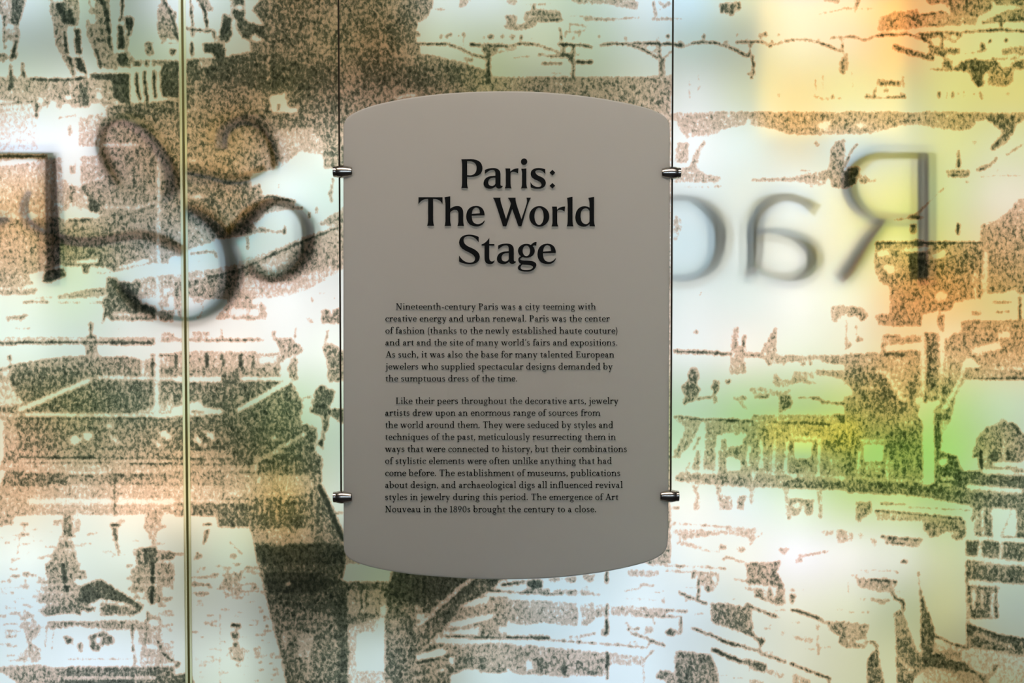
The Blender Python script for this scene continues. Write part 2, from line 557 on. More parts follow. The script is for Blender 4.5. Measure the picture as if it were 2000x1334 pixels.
p .7 880,540 1050,560 1300,520 1500,300 1570,100 1590,300 1500,450 1300,620 1080,650
p .55 1600,100 1850,20 1860,420 1600,500
p .42 0,560 200,510 500,480 740,390 1100,260 1420,130 1850,0 1995,0 1995,40 1600,110 1100,330 800,450 500,550 0,610
l .2 30 620,450 1000,320 1400,150
l .85 16 350,580 520,550 780,470 1000,370 1400,190 1850,20
p .5 600,820 860,820 870,900 960,850 1020,900 1040,1040 860,1060 600,1040 500,1050 450,1040 560,920
e 0 900,970 45,50
p .1 620,900 840,920 850,1000 620,1020
l .75 10 600,915 870,920
p .5 0,790 310,790 330,930 290,1040 60,1040 0,900
p 0 190,870 290,860 320,930 270,1020 190,1030
p 0 70,820 190,820 190,1040 100,1040
e .6 60,720 40,60
l .65 14 1535,810 1540,850
l .5 8 1610,755 1690,755
e .6 1790,810 8,14
p .72 1640,950 1720,930 1750,1010 1780,930 1850,920 1850,1100 1640,1090
p .45 1460,1020 1530,1030 1570,1090 1500,1080
l .55 12 190,1190 390,1190
p .42 200,1180 400,1180 400,1240 200,1240
l .6 26 0,1280 500,1275 960,1280
l .7 14 530,1150 540,1320
p .6 1080,1190 1140,1170 1110,1260 1080,1240
l .6 14 1350,1140 1345,1260
l .5 30 1300,1280 1640,1280
l .75 14 1710,1170 1690,1320
@ 0 660
p 0 0,0 1995,0 1995,1334 0,1334
p .45 0,0 1995,0 1995,40 0,40
l .72 40 0,60 300,50 900,50 1700,60
l 0 20 0,20 900,15
p .66 0,340 130,300 450,240 700,210 950,195 1450,210 1560,240 1580,420 1995,430 1995,1334 0,1334
p .4 1580,250 1995,200 1995,430 1600,420
l .85 24 1680,190 1950,190
l .85 20 1700,220 1700,410
l .85 20 1950,220 1950,430
p .7 1790,320 1940,320 1940,420 1790,410
p .65 950,60 1080,60 1090,200 960,200
e .6 100,220 24,30
l .7 14 120,200 120,330
p .1 0,380 110,340 120,420 30,440
p .74 130,330 950,320 990,460 230,760 130,460
p .74 1000,480 1720,480 1720,800 1540,840 270,830
p .28 20,440 110,480 230,700 220,760 0,760 0,500
l .1 30 0,700 240,710
l .85 20 270,895 1995,900
p .68 170,900 1995,900 1995,1250 170,1250
p .45 30,880 180,890 180,1334 30,1334
p 0 0,900 30,900 40,1240 0,1334
l .3 20 1540,830 1900,700
p .3 1560,830 1900,720 1995,700 1995,840
l 0 50 220,800 990,470
l 0 40 280,855 1995,865
l .2 40 0,855 200,860
l 0 34 1100,440 1995,455
l 0 40 1750,0 1745,840
e 0 835,1140 65,55
e 0 975,1095 55,45
e .05 1220,980 40,30
p .05 1750,1040 1850,1030 1920,1110 1880,1150 1800,1100
p .2 1680,1110 1760,1150 1820,1210 1780,1230 1690,1160
p .3 1230,1070 1370,1180 1330,1200 1240,1140
p .52 170,1250 1995,1260 1995,1334 170,1334
@ 340 660
p 0 0,0 1995,0 1995,1334 0,1334
p .4 0,0 1000,0 1000,50 0,50
l .65 16 0,30 960,20
p .45 0,150 900,150 1000,180 1180,200 1180,440 700,440 0,440
l .8 36 20,200 20,430
l .8 44 360,180 360,420
l .7 40 540,200 560,420
l .75 40 740,200 740,440
l .7 30 880,200 880,430
p .6 0,330 1180,330 1180,430 0,420
p .1 950,210 1140,200 1140,270 950,280
l .65 16 950,190 1150,180
p .8 520,400 620,420 700,330 740,480 700,560 540,540
p .74 0,490 1300,480 1420,700 1420,950 1590,1000 1570,1250 1650,1334 0,1334
l 0 44 0,460 510,450
l 0 40 740,450 1200,460
l 0 54 720,800 1300,470
p .05 0,760 300,700 320,760 540,800 540,850 0,880
l .8 16 200,820 340,830
e 0 740,670 22,26
e 0 110,690 30,40
p .05 230,1060 330,1180 280,1200 220,1140
p 0 330,1040 440,1050 460,1130 420,1150
e .05 350,1195 26,22
e .05 1115,1115 25,22
l .25 36 1000,1320 1450,1070
p 0 1180,100 1280,60 1330,220 1290,300 1260,440 1200,440 1180,300
p .6 1300,230 1340,200 1420,330 1380,460 1310,480 1260,360
p .7 1650,90 1750,60 1890,150 1890,480 1720,500 1700,250
p .8 1570,580 1650,520 1790,580 1770,700 1720,780 1890,790 1890,960 1820,930 1730,850 1720,990 1680,1060 1660,1250 1600,1180 1650,1000 1660,880 1500,820 1560,660
e 0 1540,360 175,190
p 0 1430,540 1560,540 1570,650 1430,660
p .1 1430,700 1540,730 1530,800 1430,800
p .05 1400,840 1650,880 1650,1120 1600,1150 1580,1000 1480,950 1400,930
l 0 30 1700,560 1840,560
l .8 14 1430,670 1600,650
p .6 1180,160 1190,130 1090,0 1300,0 1450,130 1380,190 1300,200 1200,270
l .65 14 1690,0 1660,150
'''
PRINT += '''
@ 0 880
p .6 60,0 1995,0 1995,150 0,150
p 0 0,0 60,0 20,130 0,140
l .8 16 230,75 1995,90
l .8 14 240,140 1995,150
l .2 26 230,110 1995,120
p .42 0,155 1995,165 1995,240 0,230
p .72 60,230 700,240 750,260 1995,250 1995,380 800,390 0,400
p .62 750,300 1995,300 1995,390 800,390
p .44 0,400 1995,400 1995,540 0,540
p .15 300,550 1995,550 1995,600 300,600
p .48 0,600 1995,600 1995,710 160,720 150,830 0,840
p .5 0,540 300,540 300,720 0,840
p 0 160,730 690,730 690,1334 0,1334 0,850 140,850
p 0 830,730 1640,720 1995,720 1995,1334 830,1334
p 0 680,730 840,730 840,1334 680,1334
h .45 9 40 0,900 1990,1330
l .7 20 230,820 310,820
l .65 16 265,830 265,930
l .7 24 220,930 310,930
l .5 14 220,960 190,1160
l .45 14 350,890 430,860
p .72 690,720 800,720 830,960 690,960
p .5 590,780 680,760 660,830 590,830
p .45 830,740 900,760 890,900 830,900
p .6 650,990 810,990 830,1100 640,1110
p .62 600,1110 840,1120 870,1334 530,1334
l .88 30 1235,830 1325,830
p .85 1240,850 1300,850 1310,1000 1270,1010
l .8 16 1290,1010 1325,1140
e .6 1350,790 40,22
p .48 1640,640 1800,650 1800,800 1860,850 1740,900 1740,1060 1700,1060 1640,900 1600,860
p .85 1600,1080 1740,1070 1760,1334 1640,1334 1590,1200
p .62 1480,1100 1600,1080 1600,1334 1540,1334
p .65 1740,1110 1995,1130 1995,1200 1760,1230
p .6 1760,1260 1950,1260 1900,1334 1760,1334
l .6 10 1250,1190 1270,1160 1400,1160
e .7 1290,1265 30,12
l .55 10 80,1250 160,1240
l .7 24 1270,230 1280,720
@ 340 880
p .7 0,0 1570,0 1650,100 1640,360 1720,560 1800,800 1880,980 1930,1180 1900,1334 0,1334
p 0 1570,0 1890,0 1890,1000 1850,870 1780,720 1650,360 1660,100
p .55 0,0 640,0 640,160 0,160
l .8 14 0,90 640,95
l .75 14 0,150 540,155
p .74 640,0 1560,0 1640,90 1640,350 1480,300 900,230 640,160
p .4 0,170 900,170 900,230 0,230
p .6 0,240 540,240 540,380 0,380
p .35 0,390 520,390 520,560 0,560
p .47 560,250 1480,280 1560,400 1500,500 900,520 560,520
p .3 560,420 740,420 740,510 600,510
l .15 26 0,570 820,575
p .55 0,600 200,600 200,710 0,710
p .76 200,600 500,600 1000,560 1600,560 1740,700 1600,850 850,850 490,840 480,720 200,710
p .5 880,870 1500,860 1560,1020 900,1030
p .9 900,1060 1500,1050 1600,1020 1900,1050 1920,1334 960,1334
l .86 60 1620,400 1720,600 1800,800 1880,980
p 0 0,730 470,730 490,850 830,850 880,960 940,1334 0,1334
l .25 36 900,120 1170,0
p .2 890,150 950,170 930,230 890,220
l .35 22 1210,590 1260,490
l .3 24 1015,480 1015,690
l .8 24 330,820 410,820
p .65 340,880 400,870 370,980 300,1110 320,1050
p .7 270,1110 320,1180 200,1230
e .6 660,1180 40,30
p .55 620,1260 800,1260 790,1300 630,1320
l .5 16 620,1010 760,1150
l .55 30 0,1150 100,1150
p .5 190,1290 440,1300 440,1334 190,1334
l .45 22 1780,700 1890,700
@ 0 1100
p 0 0,0 1995,0 1995,1334 0,1334
h .5 12 70 0,60 480,1100
h .6 14 60 420,40 900,480
h .6 14 60 1400,20 1960,480
h .45 10 40 1750,420 1960,1100
l .5 16 220,110 330,110
l .4 10 0,280 150,270
l .45 14 0,600 60,590
l .45 14 20,690 100,680
p .62 500,0 900,0 830,170 880,290 960,440 700,440 470,450 400,430 500,360 520,280 520,150
l .8 50 700,0 740,300
l .3 14 520,230 830,230
l .3 14 500,330 880,330
p .85 880,270 1080,180 1140,190 1600,480 1560,540 1400,440 1120,400 960,480 880,420
p .72 440,540 560,470 900,440 1000,500 1130,440 1420,480 1560,540 1480,590 1380,580 1100,580 900,580 800,550 640,570 500,590
p 0 900,500 930,530 1000,550 1060,530 1080,450 1125,470 1110,570 1080,610 960,620 900,580
p 0 520,610 800,560 920,600 1100,600 1300,570 1470,610 1480,640 500,640
p 0 360,500 420,540 500,650 440,660 400,620
p .62 520,650 1460,640 1560,640 1560,740 1260,740 1160,740 900,700 840,700 580,740 540,700
p 0 600,750 820,750 700,800 750,920 870,930 900,1030 760,1070 460,1140 440,960 500,920 580,900
p .75 700,800 800,830 840,870 910,870 920,980 880,990 860,910 740,900
p .05 860,720 1100,720 1080,780 980,790 980,1000 930,1000 930,800 870,800
p .75 990,800 1070,790 1150,760 1270,830 1260,900 1130,920 1090,990 1010,960 1000,880
e 0 850,870 40,40
e 0 1095,860 35,45
p 0 1130,930 1290,930 1440,950 1470,1060 1050,1050 1100,990
p 0 1290,760 1450,750 1450,880 1300,800
p 0 450,1070 1480,1080 1500,1140 450,1150
l .6 12 760,1065 1460,1070
l .6 12 595,760 580,960
l .65 12 520,700 510,930
l .75 20 1470,740 1480,960 1510,1130
p .45 1540,650 1640,650 1640,900 1540,900
l .75 24 1640,540 1640,760 1600,960
p .45 1650,560 1800,600 1800,900 1900,1100 1800,1130 1560,1130 1560,950 1640,900
e 0 1710,660 60,36
e 0 1700,930 60,30
l .75 24 1760,870 1830,1020 1960,1110 1960,1240
p .48 260,700 440,680 440,800 330,880 440,940 440,1100 200,1100 220,1000 300,960 300,850
p .55 330,540 390,640 340,640
p .75 460,1160 1500,1150 1960,1150 1960,1334 700,1334
p .6 0,1150 440,1130 680,1180 680,1334 200,1334 0,1200
l .1 24 700,1280 1720,1275
p .88 740,1310 1500,1300 1500,1334 740,1334
p .6 1540,0 1960,0 1960,200 1800,220 1800,430 1660,440 1600,300 1480,330 1450,100
l .88 46 1700,0 1690,440
l .2 14 1500,140 1900,140
l .2 14 1500,240 1800,240
@ 340 1100
p 0 0,0 1995,0 1995,1334 0,1334
h .52 13 45 160,20 900,420
h .45 10 60 160,420 1100,1300
p .8 940,0 1900,0 1850,100 1850,200 1990,220 1920,280 1920,1334 1250,1334 1170,960 1020,360
p .93 1000,100 1600,100 1840,220 1600,330 1050,330
p .72 1060,450 1900,600 1900,1334 1250,1334
p .4 1380,790 1550,790 1540,1000 1480,1050 1380,1050
l .4 26 1500,1050 1490,1290
p .45 1210,760 1270,760 1270,950 1210,950
e .2 1390,575 20,20
e .2 1265,230 26,24
l .45 24 190,160 480,150
l .62 14 190,240 400,240
l .6 14 190,340 380,345
p .45 560,160 700,120 720,200 560,300 500,280
p .55 640,0 760,0 700,40
p .5 260,50 380,40 330,90
l .55 14 600,300 1000,320
l .5 20 560,240 900,230
l .5 12 350,680 440,680
l .85 34 640,695 730,695
l .75 16 688,700 690,900
p .75 640,780 720,780 720,840 640,840
p .8 650,880 720,880 720,970 690,980
e .6 755,945 20,12
p .48 600,930 780,930 780,1090 640,1080
l .5 16 370,1045 470,1045
p .45 890,920 970,920 950,1050 900,1040
l .35 24 515,570 515,1334
e .6 970,540 20,18
e .65 1010,600 20,18
e .55 1000,640 14,14
e .6 1035,700 22,14
e .6 1100,1010 22,22
e .5 1160,1230 20,20
l .5 12 830,690 920,690
e .5 920,1310 30,12
p .7 0,1100 90,1100 60,1160 0,1170
p .8 0,1240 190,1230 220,1334 0,1334
@ 660 1100
p .8 0,0 1995,0 1995,1334 0,1334
p .85 0,210 100,210 100,1334 0,1334
p 0 100,0 600,0 600,100 580,200 40,210
p .88 590,90 1500,180 1500,330 1200,400 860,440 590,350
p .72 540,430 850,480 1000,560 1200,640 940,960 850,1334 540,1334
p .5 110,300 500,300 540,430 500,560 100,560
l .75 20 260,250 260,500
l .75 20 320,250 320,520
l .3 20 220,540 440,540
p .72 130,570 400,580 380,660 200,660
p .3 110,680 240,680 400,620 440,590 530,590 530,1334 110,1334
p 0 480,480 530,440 540,580 470,580
p 0 200,800 300,760 400,780 450,700 460,600 530,600 530,1200 200,1200
l .2 40 1070,520 1220,400 1370,260 1480,185
p .1 860,480 940,500 930,530 860,520
p .1 860,560 980,560 940,640 870,620
l .1 44 900,690 1060,560
e .2 630,665 55,24
e .2 865,745 24,26
e .3 740,780 20,20
e .3 945,755 16,24
p .58 1350,500 1700,400 1995,380 1995,1170 1700,1210 1560,1200 1300,1200 1220,1030 1100,920 1200,900 1100,800 1250,640
p 0 1350,490 1550,390 1690,370 1690,430 1500,480
p 0 1690,310 1780,230 1820,180 1995,170 1995,380 1680,370 1600,360
l .8 26 1830,240 1995,215
l .85 20 1690,310 1995,315
p 0 1220,710 1240,660 1760,550 1720,620 1400,700
p .05 1150,760 1590,720 1590,800 1180,800
p 0 1110,830 1995,850 1995,880 1500,900 1060,890
l .85 14 1190,815 1995,840
p 0 1780,680 1850,720 1995,680 1995,770 1800,780
l .3 24 940,970 1150,770
p 0 870,1020 1150,940 1220,980 1200,1030 870,1090
p .55 870,1090 1210,1040 1200,1150 870,1190
l .9 26 890,1110 1130,1060
p .68 850,1190 1230,1160 1250,1334 850,1334
p 0 1060,1210 1210,1160 1210,1200 1070,1220
l .3 22 850,1280 1050,1240
p 0 1400,1190 1550,1180 1600,1220 1780,1220 1995,1190 1995,1334 1250,1334 1260,1240
p 0 1230,1050 1300,1040 1290,1140 1240,1140
p .75 1300,1050 1500,1040 1500,1160 1300,1190
p .75 1560,1040 1640,1040 1640,1180 1560,1190
@ 990 1100
p 0 0,0 1995,0 1995,1334 0,1334
l .75 34 0,240 180,210
p .6 190,290 480,290 470,340 190,330
p .85 220,190 390,180 400,270 300,300 220,250
p .55 430,170 780,150 760,220 700,220 640,170 560,200 520,220
p .55 830,130 980,120 960,210 880,200
l .75 20 0,320 400,340 780,350
p .6 510,295 620,290 640,330 510,320
p .6 680,300 770,300 770,350 650,350
p .55 820,300 960,320 1000,360 820,350
p .56 0,400 400,420 1080,470 1060,590 980,620 900,700 640,700 600,680 400,660 200,690 0,650
p .45 400,500 760,520 760,700 640,700 400,620
p .46 820,480 1080,480 1060,590 980,620 900,700 820,700
l .15 20 200,460 1080,490
p .65 220,800 400,800 500,830 220,850
l .8 30 0,830 200,830 480,840
l .85 14 500,860 700,870 1100,900 1560,940
h .45 9 30 600,200 1900,900
p .55 0,900 330,920 800,970 1080,990 1500,1040 1500,1140 1150,1130 1070,1250 880,1250 700,1260 600,1260 400,1240 240,1240 130,1240 0,1170
p .7 300,1060 460,1060 460,1250 350,1240
p .66 760,1080 1060,1070 1060,1250 760,1230
e .9 640,1180 34,60
e 0 250,1130 40,50
l .75 30 1115,100 1115,210
l .7 30 1115,460 1115,580
l .9 30 1115,630 1115,790
l .9 30 1118,990 1118,1290
l 0 40 800,160 810,760
p .45 1160,480 1500,490 1560,520 1800,520 1800,600 1500,600 1160,570
l .7 14 1500,500 1995,530
l .65 20 1560,580 1790,600
l .7 24 1940,590 1940,780
e .7 1800,770 40,30
e .7 1900,780 40,30
l .75 18 1340,740 1480,730
l .75 20 1380,780 1560,830 1640,880 1820,940
l .6 16 1330,660 1380,740
e .5 1580,740 50,40
l .6 14 1620,620 1650,680
l .65 16 830,810 1000,780
p .65 1040,730 1100,760 1090,810 1050,800
l .75 16 1560,940 1600,870
l .75 16 1640,960 1520,1080
l .75 16 1520,1080 1520,1334
p .7 1650,1280 1710,1180 1880,1240 1880,1334
p .75 1870,980 1995,980 1995,1334 1870,1334
p .4 1150,1020 1500,1050 1480,1140 1160,1120
p .4 1340,70 1700,80 1680,150 1560,150 1340,150
l .6 12 1320,310 1480,280
l .65 12 1480,280 1500,230 1560,240 1620,260
l .5 14 1600,320 1700,330
e .6 1800,255 30,16
l .4 10 1300,390 1900,430
l .7 12 1580,10 1995,40
@ 1300 220
p .48 100,0 900,0 900,140 700,170 540,240 500,260 420,260 270,270 250,300 150,180
p .45 130,330 270,330 250,560 100,560
p .57 900,0 1995,0 1995,240 1500,250 1380,240 1200,180 950,140
p .1 1680,110 1860,100 1800,200 1680,170
p .52 430,300 460,320 380,440 350,600 280,700 270,620 310,460
p .48 100,620 350,600 420,680 520,700 640,720 580,770 340,780 100,780
l .5 12 200,825 640,820
p .55 950,740 1400,720 1800,640 1830,600 1830,740 1600,790 1420,760 1100,770 950,760
p .62 1840,420 1900,320 1995,290 1995,850 1860,830 1820,700 1830,560
p .4 1590,800 1800,760 1750,820 1600,830
e .6 1680,350 34,28
l .6 10 1500,645 1610,640
p .4 100,1120 190,1210 110,1334 90,1334
@ 1650 220
p .58 0,0 1995,0 1995,60 1900,150 1870,240 1800,280 1740,200 1600,90 1500,60 1400,190 1200,190 1000,170 800,130 600,150 420,190 300,230 100,240 0,230
p .1 140,110 230,110 210,180 130,170
p .75 1600,30 1900,20 1870,240 1800,330 1640,430 1620,390 1700,290 1780,230 1600,90
l .8 18 0,600 60,450 140,350
p .85 0,650 60,600 180,600 110,800 0,850
p .6 140,700 220,690 260,740 330,760 180,800
l .6 14 330,760 360,710
p .85 1255,420 1275,420 1290,620 1240,620
p .6 1130,640 1390,640 1390,720 1140,720
e .85 1220,700 30,14
p .75 1460,620 1640,560 1700,480 1690,540 1560,640 1480,650
l .65 14 1800,470 1990,350
l .5 10 1480,710 1950,700
e .6 1700,640 12,20
e .6 1435,335 30,18
e .5 1360,770 30,12
l .85 16 780,1150 900,1030
l .5 10 900,1030 1160,790
p .88 650,1190 780,1120 880,1180
l .85 14 550,1190 650,1185
p .85 730,1240 800,1240 790,1334 730,1334
l .85 30 1260,1240 1260,1334
p .52 1680,1200 1820,1100 1940,950 1995,960 1995,1334 1520,1334 1540,1240
@ 1300 440
e .55 385,755 10,30
e .45 335,1190 30,30
p .47 740,1140 820,1130 800,1334 740,1334
p .5 840,1230 900,1220 880,1334 850,1334
p .55 1160,1220 1210,1140 1240,1140 1230,1334 1120,1310
p .55 1840,900 1990,890 1995,1000 1880,1080 1850,1060
p .4 90,0 190,0 120,170 90,170
@ 1650 440
p .85 730,0 800,0 790,90 730,90
l .85 30 1260,0 1260,90
p .6 1520,0 1995,0 1995,770 1880,740 1600,760 1530,800 1520,500
p .6 340,190 1520,190 1520,820 1440,820 1220,860 1200,960 1000,960 850,1000 860,1130 380,1120 340,1000 500,980 500,680 400,640 330,480
l .85 26 350,200 700,190 1520,195
p .9 760,160 880,170 860,230 760,230
p 0 370,290 490,270 510,340 370,350
p 0 410,460 510,430 580,520 500,550
p 0 620,260 950,240 920,290 640,300
p 0 970,330 1150,250 1100,370 1000,380
p .88 720,310 890,300 930,600 730,600
p .68 950,400 1100,370 1480,230 1480,500 1400,500 1180,560 980,520
e .1 1070,790 70,60
p .4 1430,520 1500,500 1480,820 1420,800
l .75 20 1510,300 1510,800
l .1 56 1570,300 1560,860
p 0 860,1000 1040,1000 1020,1120 880,1100
p 0 1210,900 1420,820 1520,870 1520,950 1400,950 1330,1050 1100,1020
p 0 1530,880 1890,700 1900,1040 1540,1040
l .6 18 1640,860 1860,850
l .65 20 1680,970 1830,960
l .8 30 1950,800 1950,1200
p .6 1040,980 1110,1000 1110,1200 1020,1120
p .6 870,1200 1040,1200 1110,1334 880,1334
p .6 1310,1060 1520,1050 1520,1334 1130,1334 1200,1210
p 0 1120,1100 1300,1090 1290,1200 1120,1200
p .55 1530,1060 1995,1050 1995,1334 1520,1334
p 0 1720,1200 1830,1180 1860,1334 1700,1334
p .6 0,900 180,910 260,980 240,1040 180,1080 150,1010 30,1020 0,960
l .6 14 20,1050 20,1334
l .6 14 120,1100 150,1334
p .58 420,1210 620,1220 620,1300 420,1310
p .4 700,1220 850,1220 850,1300 700,1290
p .5 1400,960 1520,950 1520,1000 1400,1000
@ 1300 660
l .7 40 100,150 400,160 710,180
p .52 740,0 890,0 880,240 900,400 720,410 730,150
p .1 800,0 850,0 850,80 810,110
l .8 20 860,0 870,90
l .75 14 770,0 770,100
p .55 880,150 1060,170 1100,60 1230,60 1230,200 1160,330 1100,250 1060,220 890,220
p .72 280,330 340,330 380,420 340,520 390,560 350,680 180,750 220,640 170,550 250,480 250,420
p .72 530,470 600,480 590,570 560,640 580,720 540,740 530,600 510,540
l .75 24 360,680 540,650
e .8 700,485 34,24
p .55 1240,190 1560,200 1995,190 1995,280 1800,290 1700,240 1200,290
e .7 1320,285 18,24
e .7 1530,290 24,28
e .75 1615,285 20,28
p .7 1820,260 1900,190 1990,280 1830,290
p .45 1220,380 1280,470 1400,470 1430,370 1640,380 1660,500 1720,500 1660,520 1500,500 1250,560 1190,480
p 0 1260,440 1410,400 1410,450 1280,460
p 0 1480,390 1650,460 1640,500
p .55 1660,350 1995,370 1995,480 1900,440 1680,410
p .38 930,560 1060,550 1300,600 1400,560 1380,640 1070,660 940,600
l .65 18 1000,660 1150,660
p .38 740,650 900,640 900,690 740,690
p .7 1270,640 1380,640 1420,720 1380,780 1270,840
l .8 20 1480,665 1700,670 1760,720 1995,730
l .65 14 830,700 860,750 900,790
p .53 440,940 960,940 1060,960 1995,990 1995,1334 440,1334
p .5 960,850 1995,850 1995,990 960,960
l .75 24 100,875 400,910 800,920 970,930
l .85 24 470,910 800,915
l .8 20 1200,940 1500,945 1850,965
p .53 100,900 420,920 330,1100 180,1334 80,1334 230,1000
p 0 260,1334 380,950 430,950 420,1334
l .5 20 300,1280 380,1100
p 0 560,1090 760,1040 780,1080 920,1060 870,1150 860,1200 700,1220 690,1334 550,1334
p .55 610,1140 670,1120 680,1334 610,1334
p .62 700,1210 860,1210 890,1334 700,1334
l .75 16 890,1120 860,1210
l 0 36 925,1200 930,1334
l 0 36 1070,1150 1070,1334
l 0 36 1210,1150 1210,1334
l 0 30 1350,1150 1350,1334
p .75 1380,1160 1430,1160 1420,1334 1380,1334
p .75 1640,1160 1690,1160 1690,1334 1640,1334
p 0 1430,1160 1640,1160 1630,1334 1430,1334
l .1 36 1400,1110 1670,1110
p .66 1760,1140 1995,1050 1995,1334 1760,1334
l 0 40 1715,1140 1715,1334
p .85 1870,840 1995,860 1995,960 1960,960
@ 1650 660
p .6 0,0 1995,0 1995,460 1340,460 1240,640 1180,900 1040,1220 1000,1334 0,1334
p 0 240,0 410,0 410,170 330,160 0,180 0,140
p 0 0,0 120,0 160,150
p .45 420,0 640,0 640,60 420,60
p 0 430,90 860,40 860,130 640,140 460,150
l .85 24 450,180 660,190
p .4 500,230 690,220 690,620 640,620 480,400
p .72 110,350 330,400 440,400 600,690 700,720 700,850 300,830 200,700 120,560
l .2 20 200,560 380,560
l .1 40 350,360 460,390 540,530 630,680 700,690
p .7 880,0 1040,0 1030,600 900,680 890,400
l .1 50 870,0 870,600
l .1 54 1080,0 1070,400
l .2 26 1070,400 1055,660
p .8 700,500 780,500 790,700 720,720
p .8 1000,840 1180,850 1200,900 1100,1080 1050,1260 1000,1300
p 0 860,720 1040,700 1060,680 1080,720 990,800 1000,1334 870,1334 870,920 810,890 820,800
e .05 820,700 44,50
e .4 960,620 40,40
p .8 1080,550 1160,570 1100,700 1080,680
l .8 20 1300,440 1140,740
l .05 40 1330,330 1240,560 1100,790
p .5 1500,190 1995,150 1995,350 1510,350
p .5 1110,150 1380,150 1290,340 1240,450 1100,450
p 0 1290,330 1370,200 1510,310 1500,330
p .05 1400,130 1480,100 1720,40 1760,120 1420,190
l .1 20 1520,340 1995,340
p .45 1390,370 1830,380 1830,440 1390,440
l .75 20 1380,450 1995,460
p 0 1340,480 1995,480 1995,1000 1900,960 1800,900 1530,970 1480,1110 1400,1334 1240,1320 1060,1250 1100,1080 1200,860
p .2 1070,910 1160,910 1080,1150 1060,1060
p .62 1480,1110 1560,1000 1700,950 1760,890 1800,930 1900,960 1990,1080 1995,1334 1410,1334
l .85 24 1870,960 1960,1060
l .3 26 1770,1120 1770,1334
p .5 570,920 860,940 840,980 560,970
p .7 500,1000 860,1000 860,1334 480,1334
p .58 0,980 480,1030 480,1110 170,1110 0,1080
p .1 170,1120 460,1130 460,1160 180,1170
p 0 200,1190 430,1190 430,1334 200,1334
p 0 0,520 60,540 110,640 0,650
p .75 440,1180 490,1180 490,1334 440,1334
@ 1300 880
p .55 80,0 1995,0 1995,440 1400,420 970,410 400,370 100,330 200,190
p 0 200,0 360,0 220,190 100,190
l 0 40 320,0 280,190
l 0 44 410,0 400,200
l 0 46 575,0 570,210
p 0 670,100 710,70 830,100 830,230 670,230
l 0 40 920,0 915,180
l 0 36 1065,0 1060,180
l 0 36 1210,0 1200,240
l 0 36 1350,0 1340,240
p 0 1430,0 1630,0 1620,95 1430,95
l 0 36 1710,0 1700,260
l 0 26 1850,80 1850,200
p .72 1340,330 1995,340 1995,430 1300,420
p .62 100,280 900,300 940,400 400,370 100,330
l .05 40 100,210 590,250
l .1 20 950,240 1995,300
p 0 940,250 1020,260 970,320
p 0 1370,270 1460,280 1430,320
p 0 1900,280 1995,280 1995,330 1880,320
p .5 270,390 380,390 340,450 380,480 370,660 310,660 340,500
p .48 560,400 620,400 640,500 740,510 740,660 600,660
p .6 800,510 910,500 860,600 870,670 800,650
p 0 620,410 920,410 920,490 620,490
p .45 930,410 990,410 970,640 940,560
p .65 1370,560 1400,530 1660,550 1650,600 1630,720 1560,720 1540,570 1480,720 1400,720
p .45 1320,420 1360,420 1390,780 1350,760
p .45 1690,440 1750,450 1740,760 1700,740
p .1 1400,600 1500,580 1500,640 1400,640
l .5 20 90,635 160,635
l .55 16 90,810 400,830 1000,880
p .42 90,880 1000,890 940,960 930,1070 940,980 700,930 400,960 180,1000 90,910
p .5 930,900 1000,890 960,1060 930,1070
l .5 16 980,1000 1070,920
p .4 90,1030 180,1000 380,1060 440,1050 370,1100
e .65 630,1075 40,40
e .42 840,1100 50,40
l .5 12 400,1110 600,1130
p .48 1230,1080 1390,1080 1320,1170
p .48 1410,1290 1490,1150 1540,1170 1510,1300
l .5 20 1550,1170 1810,1120
p .4 1710,900 1870,880 1860,950 1780,950
p .42 1900,880 1995,880 1995,1030 1910,1020
p .65 900,1250 1200,1240 1290,1220 1240,1334 900,1334
l .6 20 630,1220 680,1180 900,1260
l .6 14 0,1275 700,1310
@ 1650 880
p .66 0,0 870,0 870,330 860,480 0,450
p 0 140,0 180,0 170,260 140,260
p 0 200,0 430,0 430,120 200,130
p .4 220,140 410,150 410,260 220,260
l .1 30 480,0 470,300
l .35 24 620,80 620,280
l .35 24 780,60 780,290
l .35 24 530,120 530,300
l .1 20 0,300 850,340
p .74 0,350 400,340 870,390 1400,300 1995,300 1995,640 1570,640 1400,610 900,530 0,460
p .78 1000,0 1240,40 1300,230 1995,220 1995,390 1330,430 1000,480
p 0 870,0 990,0 985,330 870,340
p 0 1060,90 1150,80 1130,170 1020,160
p .1 1070,300 1220,300 1200,330 1080,340
p .3 1030,360 1200,370 1190,400 1040,400
l .4 20 1100,440 1300,420
p 0 1040,0 1420,0 1420,220 1330,220 1250,60
p .66 1420,0 1995,0 1995,200 1550,200 1500,100
p 0 1640,120 1990,120 1990,190 1660,180
e .85 1660,60 40,60
e .85 1820,50 40,50
l .1 30 1560,0 1560,180
l .1 30 1770,0 1770,120
l .9 40 1510,0 1520,200
l 0 40 1540,235 1990,260
l 0 50 1360,400 1960,450
p .5 1330,430 1960,480 1960,510 1340,450
p .76 900,500 1400,460 1995,500 1995,640 1570,660 1430,640 1380,600
p 0 0,465 760,500 1390,610 1400,720 1380,780 1330,990 1340,1334 0,1334
p .62 120,570 300,570 290,700 180,760 170,820 120,760
l .7 16 390,590 680,600
l .6 10 700,630 1380,665
p .48 350,700 900,750 1300,760 1340,790 900,790 350,770
l .8 24 340,670 700,700 1300,760
p .65 880,790 1010,770 1340,790 1340,980 1230,1000 1140,900 1030,960 930,970 920,880 880,900
p .1 1140,900 1270,910 1260,950 1150,930
l .7 18 520,770 650,770
p .48 410,950 860,990 820,1080 470,1040
l .8 20 410,960 860,995
l .7 20 470,1030 650,1040
e .85 660,1235 44,24
p .4 0,900 90,900 90,1020 0,1010
p .4 140,920 220,920 170,1000
